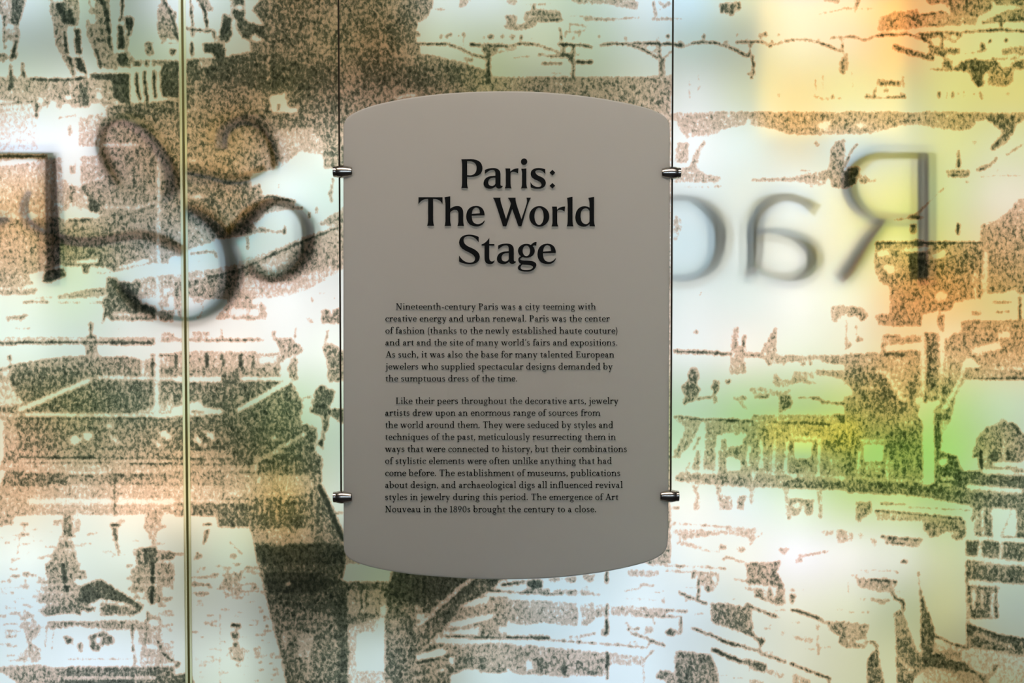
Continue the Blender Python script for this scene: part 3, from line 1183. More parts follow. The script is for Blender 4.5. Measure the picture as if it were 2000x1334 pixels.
p .38 270,960 360,980 340,1100
p .72 1430,640 1995,640 1995,980 1560,960 1340,960 1430,700
p 0 1340,800 1440,790 1450,960 1340,960
p .45 1440,670 1510,670 1490,920 1440,900
l .05 34 1535,650 1540,960
p 0 1630,640 1910,650 1920,950 1900,960 1650,960
l .6 10 1880,640 1740,950
l .85 20 1650,970 1940,970
p .76 1340,1000 1995,1000 1995,1334 1340,1334
p .82 1340,1000 1490,1000 1490,1170 1340,1170
l 0 50 1350,970 1995,1000
l .1 40 1510,1000 1500,1180
l .1 34 1740,1030 1730,1200
l .05 50 1350,1190 1995,1260
@ 1300 1100
p 0 0,0 1995,0 1995,1334 0,1334
h .4 8 30 200,100 1900,1300
l .7 14 0,30 400,40 680,60
l .65 14 0,80 240,100 580,110
p .45 370,110 590,110 590,240 520,310 430,310 430,250 370,260
e 0 545,180 30,40
l .7 20 370,120 365,390
l .6 16 220,265 360,270
l .75 30 300,110 300,160
e .6 480,190 40,20
e .65 480,280 50,36
l .8 24 150,320 260,380 460,450
l .7 18 260,380 220,430
l .75 20 0,520 240,540
l .6 16 0,590 170,600
l .75 22 175,600 170,780
e .75 60,770 60,40
e .7 155,775 24,24
p .68 500,450 700,450 870,480 920,430 950,490 970,740 1000,820 900,800 700,720 520,670
l .88 24 940,480 1080,540 1220,590
p .85 920,740 1010,820 1110,840 1090,890 1050,960 1040,870 930,800
l .85 22 300,725 480,790 620,850
l .85 34 600,850 760,910
l .8 22 760,900 950,960 1040,970 1060,1010 1150,1040
l .85 26 1150,1030 1330,1100
l .85 24 1390,1115 1600,1200 1830,1280
l .8 24 1830,1280 1820,1334
p .72 110,980 280,990 500,1020 540,1100 580,1240 590,1334 130,1334 100,1150
l .86 44 530,960 680,1030 830,1090
p .76 830,1080 900,1060 1120,1120 1110,1210 1000,1200
e .8 1080,1160 40,40
p .6 0,1190 100,1230 130,1334 0,1334
p .66 890,0 1270,0 1240,100 1320,240 1330,460 1240,470 1090,410 980,370 1010,280 920,230
p .05 930,240 1240,250 1240,280 940,290
p .1 1090,280 1140,280 1130,400 1090,390
p .1 1190,280 1240,280 1220,420 1190,400
l .5 20 760,175 900,205
l .5 16 890,270 980,300
p .75 1380,340 1460,350 1420,470 1390,470
e .42 1410,300 40,20
l .8 34 1410,520 1560,560 1720,620
l .6 30 1720,630 1800,680
p .68 1760,650 1995,650 1995,930 1930,890 1900,800 1830,750
e 0 1890,840 46,50
e 0 1770,720 50,50
l .55 16 1690,680 1700,1020
p .4 1400,800 1640,840 1620,900 1450,850
e .45 1310,775 20,30
p .38 1120,1160 1330,1230 1300,1300 1100,1220
p .4 940,1290 1100,1310 1090,1334 940,1334
p .38 1410,1220 1620,1300 1600,1334 1410,1334
@ 1650 1100
p 0 0,0 1995,0 1995,1334 0,1334
h .4 8 14 0,30 560,600
p .72 1360,0 1995,30 1995,240 1740,210 1370,180
l .1 34 1360,215 1995,250
p .75 1370,250 1740,270 1700,300 1710,620 1400,620 1380,540
l 0 40 1440,290 1430,490
l .05 30 1530,310 1525,490
p .05 1630,300 1670,290 1660,610 1620,600
p .75 1370,690 1500,730 1800,810 1995,850 1995,1020 1700,980 1400,940
l .15 24 1450,780 1880,950
p 0 1400,640 1995,640 1995,820 1700,790 1500,720
l .85 24 1370,690 1500,730 1700,800 1995,850
l .8 16 1350,0 1360,250 1370,930
p .25 1000,880 1360,960 1995,1020 1995,1334 1700,1334 1650,1230 1200,1090 980,1000
p .3 830,1200 880,1160 1100,1170 1400,1240 1600,1334 860,1334
p .8 810,90 830,100 830,240 880,400 1000,750 1010,830 980,1000 960,1040 860,1020 840,900 840,400
p .7 550,560 620,510 640,560 700,700 800,970 880,1080 960,1100 1200,1130 1500,1230 1400,1240 900,1150 800,1250 760,1334 580,1334 570,900
p .6 570,560 650,540 740,830 620,830 580,700
p .1 590,1040 640,1080 770,1200 740,1230 600,1080
p 0 690,560 830,400 830,980 790,920
l .85 26 530,330 560,400 640,410 655,520
p .52 240,390 540,400 450,450 400,460 300,420
p .5 110,150 270,170 590,200 540,330 300,310 160,260
l .88 20 280,180 590,205
p 0 230,330 530,350 520,390 300,380
l .45 10 150,70 580,90
e .75 580,105 20,12
l .5 20 40,200 40,320
p .55 0,650 280,680 240,800 240,950 0,950
p 0 100,870 220,840 220,910
l .8 24 240,880 330,880 360,940
p .76 250,1080 330,960 370,960 380,1080 440,1334 250,1334
p 0 250,960 310,920 320,960 250,1080
l .85 24 1010,810 1200,900 1370,950
p .8 860,1020 1000,1010 1300,1090 1500,1230 1200,1180 880,1160
e .75 1680,1150 30,24
l .6 24 1640,1240 1680,1160
p .5 1140,1200 1640,1230 1600,1334 1300,1334
p .52 1000,980 1200,960 1300,1000 1250,1100 1000,1010
'''
# ------------------------------------------------------------------ rasterise the print to an ink density field
RX0, RY0, RX1, RY1, CELL = -240, -160, 2240, 1500, 2.0
def ink_field():
    nx, ny = int((RX1 - RX0) / CELL), int((RY1 - RY0) / CELL)
    F = np.full((ny, nx), 0.6, np.float32)
    F[:, :] = 0.0
    def idx(v, o):
        return int(round((v - o) / CELL))
    F[idx(150, RY0):idx(1150, RY0), idx(680, RX0):idx(1310, RX0)] = 0.6
    ox = oy = 0
    rnd = random.Random(7)
    clip = (0, 0, 0, 0)
    def window(x0, y0, x1, y1):
        i0, i1 = max(idx(x0, RX0), clip[0]), min(idx(x1, RX0) + 1, clip[2])
        j0, j1 = max(idx(y0, RY0), clip[1]), min(idx(y1, RY0) + 1, clip[3])
        if i0 >= i1 or j0 >= j1:
            return None
        X = RX0 + (np.arange(i0, i1) + 0.5) * CELL
        Y = RY0 + (np.arange(j0, j1) + 0.5) * CELL
        return i0, i1, j0, j1, X[None, :], Y[:, None]
    for line in PRINT.strip().split('\n'):
        t = line.split()
        if not t:
            continue
        if t[0] == '@':
            ox, oy = float(t[1]), float(t[2])
            clip = (idx(ox, RX0), idx(oy, RY0), idx(ox + 350, RX0), idx(oy + 234, RY0))
            continue
        val = float(t[1])
        if t[0] == 'h':                      # scattered short level dashes: thickness, count, box
            n_, ((ax, ay), (bx, by)) = int(t[3]), [tuple(float(c) for c in q.split(',')) for q in t[4:6]]
            for _ in range(n_):
                x, y, ln = rnd.uniform(ax, bx), rnd.uniform(ay, by), rnd.uniform(20, 130)
                th = float(t[2]) * rnd.uniform(0.6, 1.4) / 11.4
                w = window(ox + x / 5.7, oy + y / 5.7 - th, ox + (x + ln) / 5.7, oy + y / 5.7 + th)
                if w:
                    i0, i1, j0, j1, X, Y = w
                    blk = F[j0:j1, i0:i1]
                    blk[:] = np.maximum(blk, val * rnd.uniform(0.7, 1.1))
            continue
        if t[0] == 'l':
            wd = float(t[2]) / 5.7
            pts = [tuple(float(c) for c in q.split(',')) for q in t[3:]]
        else:
            pts = [tuple(float(c) for c in q.split(',')) for q in t[2:]]
        if t[0] == 'e':
            (cx, cy), (rx, ry) = pts
            cx, cy, rx, ry = ox + cx / 5.7, oy + cy / 5.7, rx / 5.7, ry / 5.7
            w = window(cx - rx, cy - ry, cx + rx, cy + ry)
            if w:
                i0, i1, j0, j1, X, Y = w
                F[j0:j1, i0:i1][((X - cx) / rx) ** 2 + ((Y - cy) / ry) ** 2 <= 1] = val
            continue
        P = np.array(pts) / 5.7 + (ox, oy)
        if t[0] == 'p':
            w = window(P[:, 0].min(), P[:, 1].min(), P[:, 0].max(), P[:, 1].max())
            if not w:
                continue
            i0, i1, j0, j1, X, Y = w
            ins = np.zeros((j1 - j0, i1 - i0), bool)
            for (ax, ay), (bx, by) in zip(P, np.roll(P, -1, 0)):
                if ay != by:
                    ins ^= ((ay > Y) != (by > Y)) & (X < (bx - ax) * (Y - ay) / (by - ay) + ax)
            F[j0:j1, i0:i1][ins] = val
        else:
            if val >= 0.4:
                val = min(1.0, val * 1.12 + 0.06)
            for (ax, ay), (bx, by) in zip(P[:-1], P[1:]):
                w = window(min(ax, bx) - wd, min(ay, by) - wd, max(ax, bx) + wd, max(ay, by) + wd)
                if not w:
                    continue
                i0, i1, j0, j1, X, Y = w
                dx, dy = bx - ax, by - ay
                k = np.clip(((X - ax) * dx + (Y - ay) * dy) / (dx * dx + dy * dy + 1e-9), 0, 1)
                d = np.hypot(X - ax - k * dx, Y - ay - k * dy)
                F[j0:j1, i0:i1][d <= max(wd / 2, 1.0)] = val
    # carry the picture on past the frame by mirroring it
    a, b = idx(0, RX0), idx(2000, RX0)
    c, d = idx(0, RY0), idx(1334, RY0)
    F[:, :a] = F[:, 2 * a - 1:a - 1:-1]
    F[:, b:] = F[:, b - 1:b - 1 - (nx - b):-1]
    F[:c] = F[2 * c - 1:c - 1:-1]
    F[d:] = F[d - 1:d - 1 - (ny - d):-1]
    k = np.array([0.25, 0.5, 0.25], np.float32)
    def soften(A):
        G = np.pad(A, 1, mode='edge')
        G = k[0] * G[:-2] + k[1] * G[1:-1] + k[2] * G[2:]
        return k[0] * G[:, :-2] + k[1] * G[:, 1:-1] + k[2] * G[:, 2:]
    F = soften(F)
    wide = soften(soften(soften(F)))          # the ink bleeds: a pale brown fringe round every dark mark
    return np.maximum(F, np.minimum(wide * 1.05, 0.48))
INK = ink_field()

# ------------------------------------------------------------------ materials
def mat(name):
    m = bpy.data.materials.new(name)
    m.use_nodes = True
    nt = m.node_tree
    nt.nodes.clear()
    out = nt.nodes.new('ShaderNodeOutputMaterial')
    return m, nt, out
def node(nt, kind, **inputs):
    n = nt.nodes.new(kind)
    for k, v in inputs.items():
        n.inputs[k.replace('_', ' ')].default_value = v
    return n
def principled(name, color, rough, metal=0.0, bump=0.0, bscale=200.0):
    m, nt, out = mat(name)
    b = node(nt, 'ShaderNodeBsdfPrincipled', Base_Color=(*color, 1), Roughness=rough, Metallic=metal)
    if bump:
        nz = node(nt, 'ShaderNodeTexNoise', Scale=bscale, Detail=3.0)
        bp = node(nt, 'ShaderNodeBump', Strength=bump, Distance=0.001)
        nt.links.new(nz.outputs['Fac'], bp.inputs['Height'])
        nt.links.new(bp.outputs['Normal'], b.inputs['Normal'])
    nt.links.new(b.outputs[0], out.inputs[0])
    return m

def print_material():
    m, nt, out = mat('printed_film')
    L = nt.links.new
    tc = nt.nodes.new('ShaderNodeTexCoord')
    mp = nt.nodes.new('ShaderNodeMapping')
    mp.inputs['Scale'].default_value = (1.15, 1.0, 0.85)
    L(tc.outputs['Object'], mp.inputs['Vector'])
    nz = node(nt, 'ShaderNodeTexNoise', Scale=138.0, Detail=2.0, Roughness=0.6, Distortion=0.4)
    nb = node(nt, 'ShaderNodeTexNoise', Scale=32.0, Detail=2.0, Roughness=0.6)
    L(mp.outputs[0], nb.inputs['Vector'])
    L(mp.outputs[0], nz.inputs['Vector'])
    at_ = nt.nodes.new('ShaderNodeAttribute')
    at_.attribute_name = 'ink'
    def math_(op, a, b):
        n = nt.nodes.new('ShaderNodeMath')
        n.operation = op
        for i, v in enumerate((a, b)):
            if isinstance(v, (int, float)):
                n.inputs[i].default_value = v
            else:
                L(v, n.inputs[i])
        return n.outputs[0]
    ink = at_.outputs['Fac']
    # grain strength: little on bare paper, most in the half tones
    amp = math_('ADD', math_('MULTIPLY', math_('MULTIPLY', ink, math_('SUBTRACT', 1.0, ink)), 5.6),
                math_('ADD', math_('MULTIPLY', ink, 0.45), 0.12))
    mixn = math_('ADD', math_('MULTIPLY', nz.outputs['Fac'], 0.72), math_('MULTIPLY', nb.outputs['Fac'], 0.28))
    v = math_('ADD', ink, math_('MULTIPLY', math_('SUBTRACT', mixn, 0.5), amp))
    cr = nt.nodes.new('ShaderNodeValToRGB')
    e = cr.color_ramp.elements
    paper, tone, black = (0.95, 0.95, 0.95, 1), (0.85, 0.64, 0.545, 1), (0.05, 0.055, 0.045, 1)
    e[0].position, e[0].color = 0.18, paper
    e[1].position, e[1].color = 0.38, tone
    for p, c in ((0.57, (0.65, 0.49, 0.395, 1)), (0.77, (0.19, 0.186, 0.145, 1)), (0.99, black)):
        k = e.new(p)
        k.color = c
    L(v, cr.inputs[0])
    tr = nt.nodes.new('ShaderNodeBsdfTranslucent')
    L(cr.outputs[0], tr.inputs['Color'])
    L(tr.outputs[0], out.inputs[0])
    return m
M_PRINT = print_material()

def translucent(name, color):
    m, nt, out = mat(name)
    t = node(nt, 'ShaderNodeBsdfTranslucent', Color=(*color, 1))
    nt.links.new(t.outputs[0], out.inputs[0])
    return m
M_EDGE = translucent('polished_glass_edge', (0.97, 0.97, 0.78))
M_SEAL = principled('olive_sealant', (0.13, 0.12, 0.035), 0.4)

def frosted():
    m, nt, out = mat('frosted_acrylic')
    L = nt.links.new
    d = node(nt, 'ShaderNodeBsdfPrincipled', Base_Color=(0.62, 0.605, 0.58, 1), Roughness=0.55)
    d.inputs['Specular IOR Level'].default_value = 0.3
    t = node(nt, 'ShaderNodeBsdfTranslucent', Color=(0.86, 0.875, 0.89, 1))
    mx = node(nt, 'ShaderNodeMixShader', Fac=0.56)
    L(d.outputs[0], mx.inputs[1])
    L(t.outputs[0], mx.inputs[2])
    L(mx.outputs[0], out.inputs[0])
    return m
M_FROST = frosted()
M_TEXT = principled('black_ink', (0.004, 0.0052, 0.006), 0.6)
M_TEXT.node_tree.nodes['Principled BSDF'].inputs['Specular IOR Level'].default_value = 0.1
M_STEEL = principled('brushed_steel', (0.55, 0.53, 0.50), 0.24, 1.0)
M_WIRE = principled('dark_steel_rope', (0.035, 0.028, 0.02), 0.45, 0.7)
M_DARKWALL = principled('black_backing', (0.02, 0.02, 0.02), 0.8, bump=0.1)
M_CEIL = principled('dark_ceiling_paint', (0.03, 0.03, 0.03), 0.8, bump=0.1, bscale=80)
M_FLOOR = principled('dark_floor', (0.035, 0.03, 0.027), 0.5, bump=0.1, bscale=60)
M_LETTER = principled('black_vinyl_letter', (0.02, 0.02, 0.02), 0.6)

# ------------------------------------------------------------------ object helpers
def tag(o, label=None, cat=None, group=None, kind=None):
    for k, v in (('label', label), ('category', cat), ('group', group), ('kind', kind)):
        if v:
            o[k] = v
    return o
def empty(name, loc):
    o = bpy.data.objects.new(name, None)
    o.empty_display_size = 0.05
    o.location = loc
    COL.objects.link(o)
    return o
def mesh(name, verts, faces, m, parent=None, smooth=False):
    me = bpy.data.meshes.new(name)
    me.from_pydata([tuple(map(float, v)) for v in verts], [], faces)
    me.update()
    me.materials.append(m)
    if smooth:
        me.polygons.foreach_set('use_smooth', [True] * len(me.polygons))
    o = bpy.data.objects.new(name, me)
    COL.objects.link(o)
    if parent is not None:
        o.parent = parent
        o.matrix_parent_inverse.identity()
        o.location = [-c for c in parent.location]
    return o
def box(name, a, b, m, parent=None):
    (x0, y0, z0), (x1, y1, z1) = a, b
    v = [(x0, y0, z0), (x1, y0, z0), (x1, y1, z0), (x0, y1, z0), (x0, y0, z1), (x1, y0, z1), (x1, y1, z1), (x0, y1, z1)]
    f = [(0, 3, 2, 1), (4, 5, 6, 7), (0, 1, 5, 4), (1, 2, 6, 5), (2, 3, 7, 6), (3, 0, 4, 7)]
    return mesh(name, v, f, m, parent)

# ------------------------------------------------------------------ setting
ROOF = 3.2
XW = 2.6
tag(box('floor', (-XW, -3.4, -0.1), (XW, 0.62, 0.0), M_FLOOR), kind='structure')
tag(box('ceiling', (-XW, -3.4, ROOF), (XW, 0.62, ROOF + 0.1), M_CEIL), kind='structure')
tag(box('wall_back', (-XW, 0.52, 0.0), (XW, 0.62, ROOF), M_DARKWALL), kind='structure')

# ------------------------------------------------------------------ the printed glass panels
SEAM = at(362.3, 667, WALL)[0]
HALF = 0.0024
EDGE = 0.0040
def printed_panel(xa, xb, label):
    root = tag(empty('printed_glass_panel', ((xa + xb) / 2, WALL, 0.0)), label, 'wall panel', 'printed glass panels side by side')
    step = 0.00234
    fx0, fx1 = at(-230, 667, WALL)[0], at(2230, 667, WALL)[0]
    fz1, fz0 = at(1000, -150, WALL)[2], at(1000, 1490, WALL)[2]
    def axis(lo, hi, a, b):
        core = np.arange(max(lo, a), min(hi, b) + step * 0.5, step)
        parts = []
        if lo < a:
            parts.append(np.linspace(lo, a, max(2, int((a - lo) / 0.03)))[:-1])
        parts.append(core)
        if hi > core[-1] + 1e-5:
            parts.append(np.linspace(core[-1], hi, max(2, int((hi - core[-1]) / 0.03)))[1:] if hi > b else np.array([hi]))
        return np.concatenate(parts)
    xs, zs = axis(xa, xb, fx0, fx1), axis(0.0, ROOF, fz0, fz1)
    nx, nz = len(xs), len(zs)
    X, Z = np.meshgrid(xs, zs)
    px, py = to_px(X, WALL, Z)
    # sample the field; past its border the picture keeps mirroring
    def fold(v, lo, hi):
        t = np.mod(v - lo, 2 * (hi - lo))
        return lo + np.where(t > hi - lo, 2 * (hi - lo) - t, t)
    u = (fold(px, RX0, RX1) - RX0) / CELL - 0.5
    w = (fold(py, RY0, RY1) - RY0) / CELL - 0.5
    u, w = np.clip(u, 0, INK.shape[1] - 1.001), np.clip(w, 0, INK.shape[0] - 1.001)
    i, j = u.astype(int), w.astype(int)
    fu, fw = u - i, w - j
    val = (INK[j, i] * (1 - fu) * (1 - fw) + INK[j, i + 1] * fu * (1 - fw) + INK[j + 1, i] * (1 - fu) * fw + INK[j + 1, i + 1] * fu * fw)
    n = nx * nz
    co = np.empty((n, 3), np.float32)
    co[:, 0], co[:, 1], co[:, 2] = X.ravel() - root.location.x, 0.0, Z.ravel()
    a = (np.arange(nz - 1)[:, None] * nx + np.arange(nx - 1)[None, :]).ravel()
    quads = np.stack([a, a + 1, a + nx + 1, a + nx], 1).astype(np.int32)
    me = bpy.data.meshes.new('printed_film')
    me.vertices.add(n)
    me.vertices.foreach_set('co', co.ravel())
    me.loops.add(quads.size)
    me.loops.foreach_set('vertex_index', quads.ravel())
    me.polygons.add(len(quads))
    me.polygons.foreach_set('loop_start', np.arange(0, quads.size, 4, dtype=np.int32))
    me.update(calc_edges=True)
    at_ = me.attributes.new('ink', 'FLOAT', 'POINT')
    at_.data.foreach_set('value', val.ravel().astype(np.float32))
    me.materials.append(M_PRINT)
    film = bpy.data.objects.new('printed_film', me)
    COL.objects.link(film)
    film.parent = root
    return root
pl = printed_panel(-XW + 0.02, SEAM - HALF - EDGE, 'narrow left glass wall panel printed with columns and a balcony, left of the joint')
pr = printed_panel(SEAM + HALF + EDGE, XW - 0.02, 'wide right glass wall panel printed with an old city view of bridge and river')
for root, xa, xb in ((pl, SEAM - HALF - EDGE, SEAM - HALF), (pr, SEAM + HALF, SEAM + HALF + EDGE)):
    ya, yb = WALL - 0.001, WALL + 0.001
    v = [(xa, yb, 0), (xa, ya, 0), (xb, ya, 0), (xb, yb, 0)]
    v += [(x, y, ROOF) for x, y, z in v]
    tag(mesh('glass_edge', v, [(0, 1, 5, 4), (1, 2, 6, 5), (2, 3, 7, 6)], M_EDGE, root), 'pale polished edge of the glass')
tag(box('trim_1', (SEAM - HALF, WALL + 0.001, 0.0), (SEAM + HALF, WALL + 0.003, ROOF), M_SEAL), kind='structure')
# ------------------------------------------------------------------ lettering
def bez(path, n=8):
    """'M x,y L x,y Q cx,cy x,y' -> list of points"""
    pts, cmd, cur, t = [], None, None, path.split()
    i = 0
    P = lambda s: tuple(float(c) for c in s.split(','))
    while i < len(t):
        if t[i] in 'MLQ':
            cmd = t[i]
            i += 1
            continue
        if cmd == 'Q':
            c, e = P(t[i]), P(t[i + 1])
            for k in range(1, n + 1):
                s = k / n
                pts.append(tuple((1 - s) ** 2 * cur[a] + 2 * s * (1 - s) * c[a] + s * s * e[a] for a in (0, 1)))
            cur = e
            i += 2
        else:
            cur = P(t[i])
            pts.append(cur)
            i += 1
    if len(pts) > 2 and math.dist(pts[0], pts[-1]) < 0.5:
        pts.pop()
    return pts
def ell(cx, cy, rx, ry, n=40):
    return [(cx + rx * math.cos(2 * math.pi * k / n), cy + ry * math.sin(2 * math.pi * k / n)) for k in range(n)]
def diamond(cx, cy, r):
    return [(cx, cy - r), (cx + r, cy), (cx, cy + r), (cx - r, cy)]
def solid_from_contours(name, contours, to3, depth):
    """flat letter shapes with holes, given depth towards the viewer"""
    cu = bpy.data.curves.new(name, 'CURVE')
    cu.dimensions, cu.fill_mode = '2D', 'BOTH'
    for c in contours:
        s = cu.splines.new('POLY')
        s.points.add(len(c) - 1)
        for p, q in zip(s.points, c):
            p.co = (q[0], q[1], 0, 1)
        s.use_cyclic_u = True
    tmp = bpy.data.objects.new(name, cu)
    me = bpy.data.meshes.new_from_object(tmp)
    flat = [tuple(v.co) for v in me.vertices]
    tris = [tuple(p.vertices) for p in me.polygons]
    bpy.data.objects.remove(tmp)
    bpy.data.curves.remove(cu)
    bpy.data.meshes.remove(me)
    key, pos, remap = {}, [], []
    for x, y, _ in flat:
        k = (round(x, 3), round(y, 3))
        if k not in key:
            key[k] = len(pos)
            pos.append((x, y))
        remap.append(key[k])
    T = []
    for t in tris:
        q = [remap[i] for i in t]
        q = [v for n_, v in enumerate(q) if v != q[n_ - 1]]
        if len(set(q)) >= 3:
            ar = sum(pos[q[a]][0] * pos[q[(a + 1) % len(q)]][1] - pos[q[(a + 1) % len(q)]][0] * pos[q[a]][1] for a in range(len(q)))
            T.append(tuple(q if ar < 0 else q[::-1]))
    n = len(pos)
    front = [to3(x, y) for x, y in pos]
    verts = [(x, y - depth, z) for x, y, z in front] + front
    faces = [t for t in T] + [tuple(i + n for i in t[::-1]) for t in T]
    edges = {}
    for t in T:
        for a in range(len(t)):
            edges[(t[a], t[(a + 1) % len(t)])] = 1
    for a, b in list(edges):
        if (b, a) not in edges:
            faces.append((b, a, a + n, b + n))
    return verts, faces

# ---- heading: outlines in fifths of a pixel from (800, 290)
GA = ['M 735,212 Q 770,193 820,193 Q 885,195 888,250 L 888,350 Q 889,372 908,366 L 908,375 Q 890,394 868,392 Q 846,388 842,368 Q 820,392 785,394 Q 725,390 722,345 Q 724,285 790,272 L 838,268 L 838,240 Q 836,208 808,210 Q 775,212 735,250',
      'M 838,284 L 815,286 Q 768,292 768,332 Q 770,368 805,368 Q 828,366 838,345']
GR = ['M 935,197 L 982,197 Q 984,215 985,228 Q 1010,196 1063,196 L 1058,245 Q 1030,222 1000,228 Q 988,232 986,245 L 986,345 Q 987,372 995,389 L 930,389 Q 940,372 940,345 L 940,245 Q 940,215 935,197']
GE = ['M 733,652 L 607,656 Q 606,740 670,740 Q 710,736 732,700 L 732,712 Q 712,760 655,762 Q 556,758 553,665 Q 556,566 650,562 Q 730,566 733,652',
      'M 608,640 L 686,634 Q 688,578 648,576 Q 612,582 608,640']
HEAD = [
    ['P', ['M 505,108 L 600,106 Q 712,110 712,195 Q 710,275 600,278 Q 580,278 562,276 L 562,340 Q 563,370 570,388 L 505,388 Q 513,370 514,340 L 514,160 Q 513,130 505,108', 'M 562,125 L 590,125 Q 655,130 655,195 Q 652,262 590,264 L 562,262'], 0, 0, 0],
    ['a', GA, 0, 0, 0], ['r', GR, 0, 0, 0],
    ['i', ['M 1090,200 L 1140,197 L 1140,345 Q 1142,372 1150,389 L 1088,389 Q 1097,372 1098,345 L 1098,245 Q 1097,220 1090,200', ell(1118, 130, 31, 31)], 0, 0, 0],
    ['s', ['M 1325,205 L 1325,252 Q 1300,212 1262,210 Q 1225,212 1228,235 Q 1232,258 1275,275 Q 1330,297 1330,340 Q 1325,394 1250,394 Q 1205,394 1182,380 L 1180,330 Q 1205,376 1255,378 Q 1290,376 1288,350 Q 1284,328 1240,310 Q 1180,288 1182,245 Q 1186,196 1255,193 Q 1295,193 1325,205'], 0, 0, 0],
    ['colon', [diamond(1394, 237, 27), diamond(1394, 365, 27)], 0, 0, 0],
    ['T', ['M 88,478 L 322,478 L 322,543 Q 300,500 250,494 L 230,492 L 230,690 Q 231,735 240,755 L 172,755 Q 182,735 182,690 L 182,492 L 160,494 Q 115,500 88,543'], 0, 0, 1],
    ['h', ['M 343,478 L 397,468 L 397,590 Q 430,563 470,563 Q 522,566 524,625 L 524,700 Q 525,735 532,756 L 468,756 Q 477,735 478,700 L 478,640 Q 476,600 445,600 Q 415,600 397,625 L 397,700 Q 398,735 406,756 L 343,756 Q 350,735 351,700 L 351,560 Q 350,510 343,478'], 0, 0, 1],
    ['e', GE, 0, 0, 1],
    ['W', ['M 815,482 L 888,482 Q 885,505 897,545 L 942,690 L 990,540 Q 975,500 960,482 L 1035,482 Q 1033,510 1045,550 L 1092,692 L 1140,550 Q 1152,510 1142,482 L 1184,482 Q 1168,510 1155,545 L 1092,760 L 1062,760 L 1002,590 L 945,760 L 912,760 L 843,545 Q 832,510 815,482'], 0, 0, 1],
    ['o', [ell(1266, 664, 98, 100), ell(1264, 663, 45, 85)], 0, 0, 1],
    ['r', GR, 455, 372, 1],
    ['l', ['M 1537,484 L 1590,473 L 1590,700 Q 1591,738 1598,760 L 1535,760 Q 1543,738 1544,700 L 1544,560 Q 1543,515 1537,484'], 0, 0, 1],
    ['d', ['M 1745,484 L 1800,474 L 1800,700 Q 1801,738 1810,760 L 1758,760 L 1757,735 Q 1735,764 1695,764 Q 1620,758 1618,670 Q 1622,570 1705,565 Q 1735,565 1757,580 L 1757,540 Q 1755,505 1745,484', 'M 1757,610 Q 1740,582 1715,584 Q 1668,592 1668,665 Q 1672,738 1722,740 Q 1745,738 1757,712'], 0, 0, 1],
    ['S', ['M 675,865 L 675,918 Q 640,858 580,856 Q 525,858 527,900 Q 530,940 590,965 Q 685,1000 686,1058 Q 680,1130 590,1130 Q 530,1130 484,1105 L 484,1045 Q 525,1115 590,1116 Q 640,1112 640,1075 Q 636,1040 575,1012 Q 482,975 484,915 Q 490,845 580,842 Q 635,842 675,865'], 0, 0, 2],
    ['t', ['M 778,873 L 778,934 L 828,934 L 828,949 L 778,949 L 778,1060 Q 778,1098 800,1104 Q 822,1104 832,1088 Q 825,1130 785,1130 Q 733,1128 732,1075 L 732,949 L 703,949 L 703,938 Q 745,925 778,873'], 0, 0, 2],
    ['a', GA, 130, 736, 2],
    ['g', [ell(1140, 1000, 82, 68), ell(1140, 1000, 36, 52)], 0, 0, 2],
    ['gear', ['M 1180,950 Q 1205,912 1240,914 L 1236,950 Q 1215,940 1198,957'], 0, 0, 2],
    ['gtail', ['M 1095,1050 Q 1058,1065 1062,1085 Q 1058,1110 1090,1130 Q 1058,1140 1056,1165 Q 1058,1200 1140,1203 Q 1225,1203 1238,1140 Q 1240,1098 1150,1095 Q 1090,1096 1080,1086 Q 1075,1070 1112,1058', 'M 1100,1134 Q 1080,1150 1085,1170 Q 1095,1190 1145,1188 Q 1200,1185 1205,1158 Q 1200,1138 1150,1137'], 0, 0, 2],
    ['e', GE, 695, 368, 2],
]

# ---- running text: simple serif letters from strokes, x-height 100, y up
SW, TW = 19.0, 9.0
class Glyph(list):
    def poly(s, *p): s.append(list(p)); return s
    def R(s, x0, y0, x1, y1): return s.poly((x0, y0), (x1, y0), (x1, y1), (x0, y1))
    def LN(s, x0, y0, x1, y1, w): return s.poly((x0 - w / 2, y0), (x1 - w / 2, y1), (x1 + w / 2, y1), (x0 + w / 2, y0))
    def AR(s, cx, cy, rx, ry, a0, a1, ws=SW, wt=TW):
        n = max(3, int(abs(a1 - a0) / 20))
        for k in range(n):
            q = []
            for a in (a0 + (a1 - a0) * k / n, a0 + (a1 - a0) * (k + 1) / n):
                c, d = math.cos(math.radians(a)), math.sin(math.radians(a))
                q.append(((cx + rx * c, cy + ry * d), (cx + (rx - ws) * c, cy + (ry - wt) * d)))
            s.poly(q[0][0], q[1][0], q[1][1], q[0][1])
        return s
    def DOT(s, x, y, r): return s.poly(*[(x + r * math.cos(k * math.pi / 4), y + r * math.sin(k * math.pi / 4)) for k in range(8)])
    def SF(s, x, y=0, w=46): return s.R(x - w / 2, y, x + w / 2, y + 8)
    def ST(s, x, y0, y1): return s.R(x - SW / 2, y0, x + SW / 2, y1)
    def FL(s, x, y): return s.poly((x + 9, y), (x - 9, y - 2), (x - 26, y - 8), (x - 26, y - 14), (x - 9, y - 18), (x + 9, y - 18))
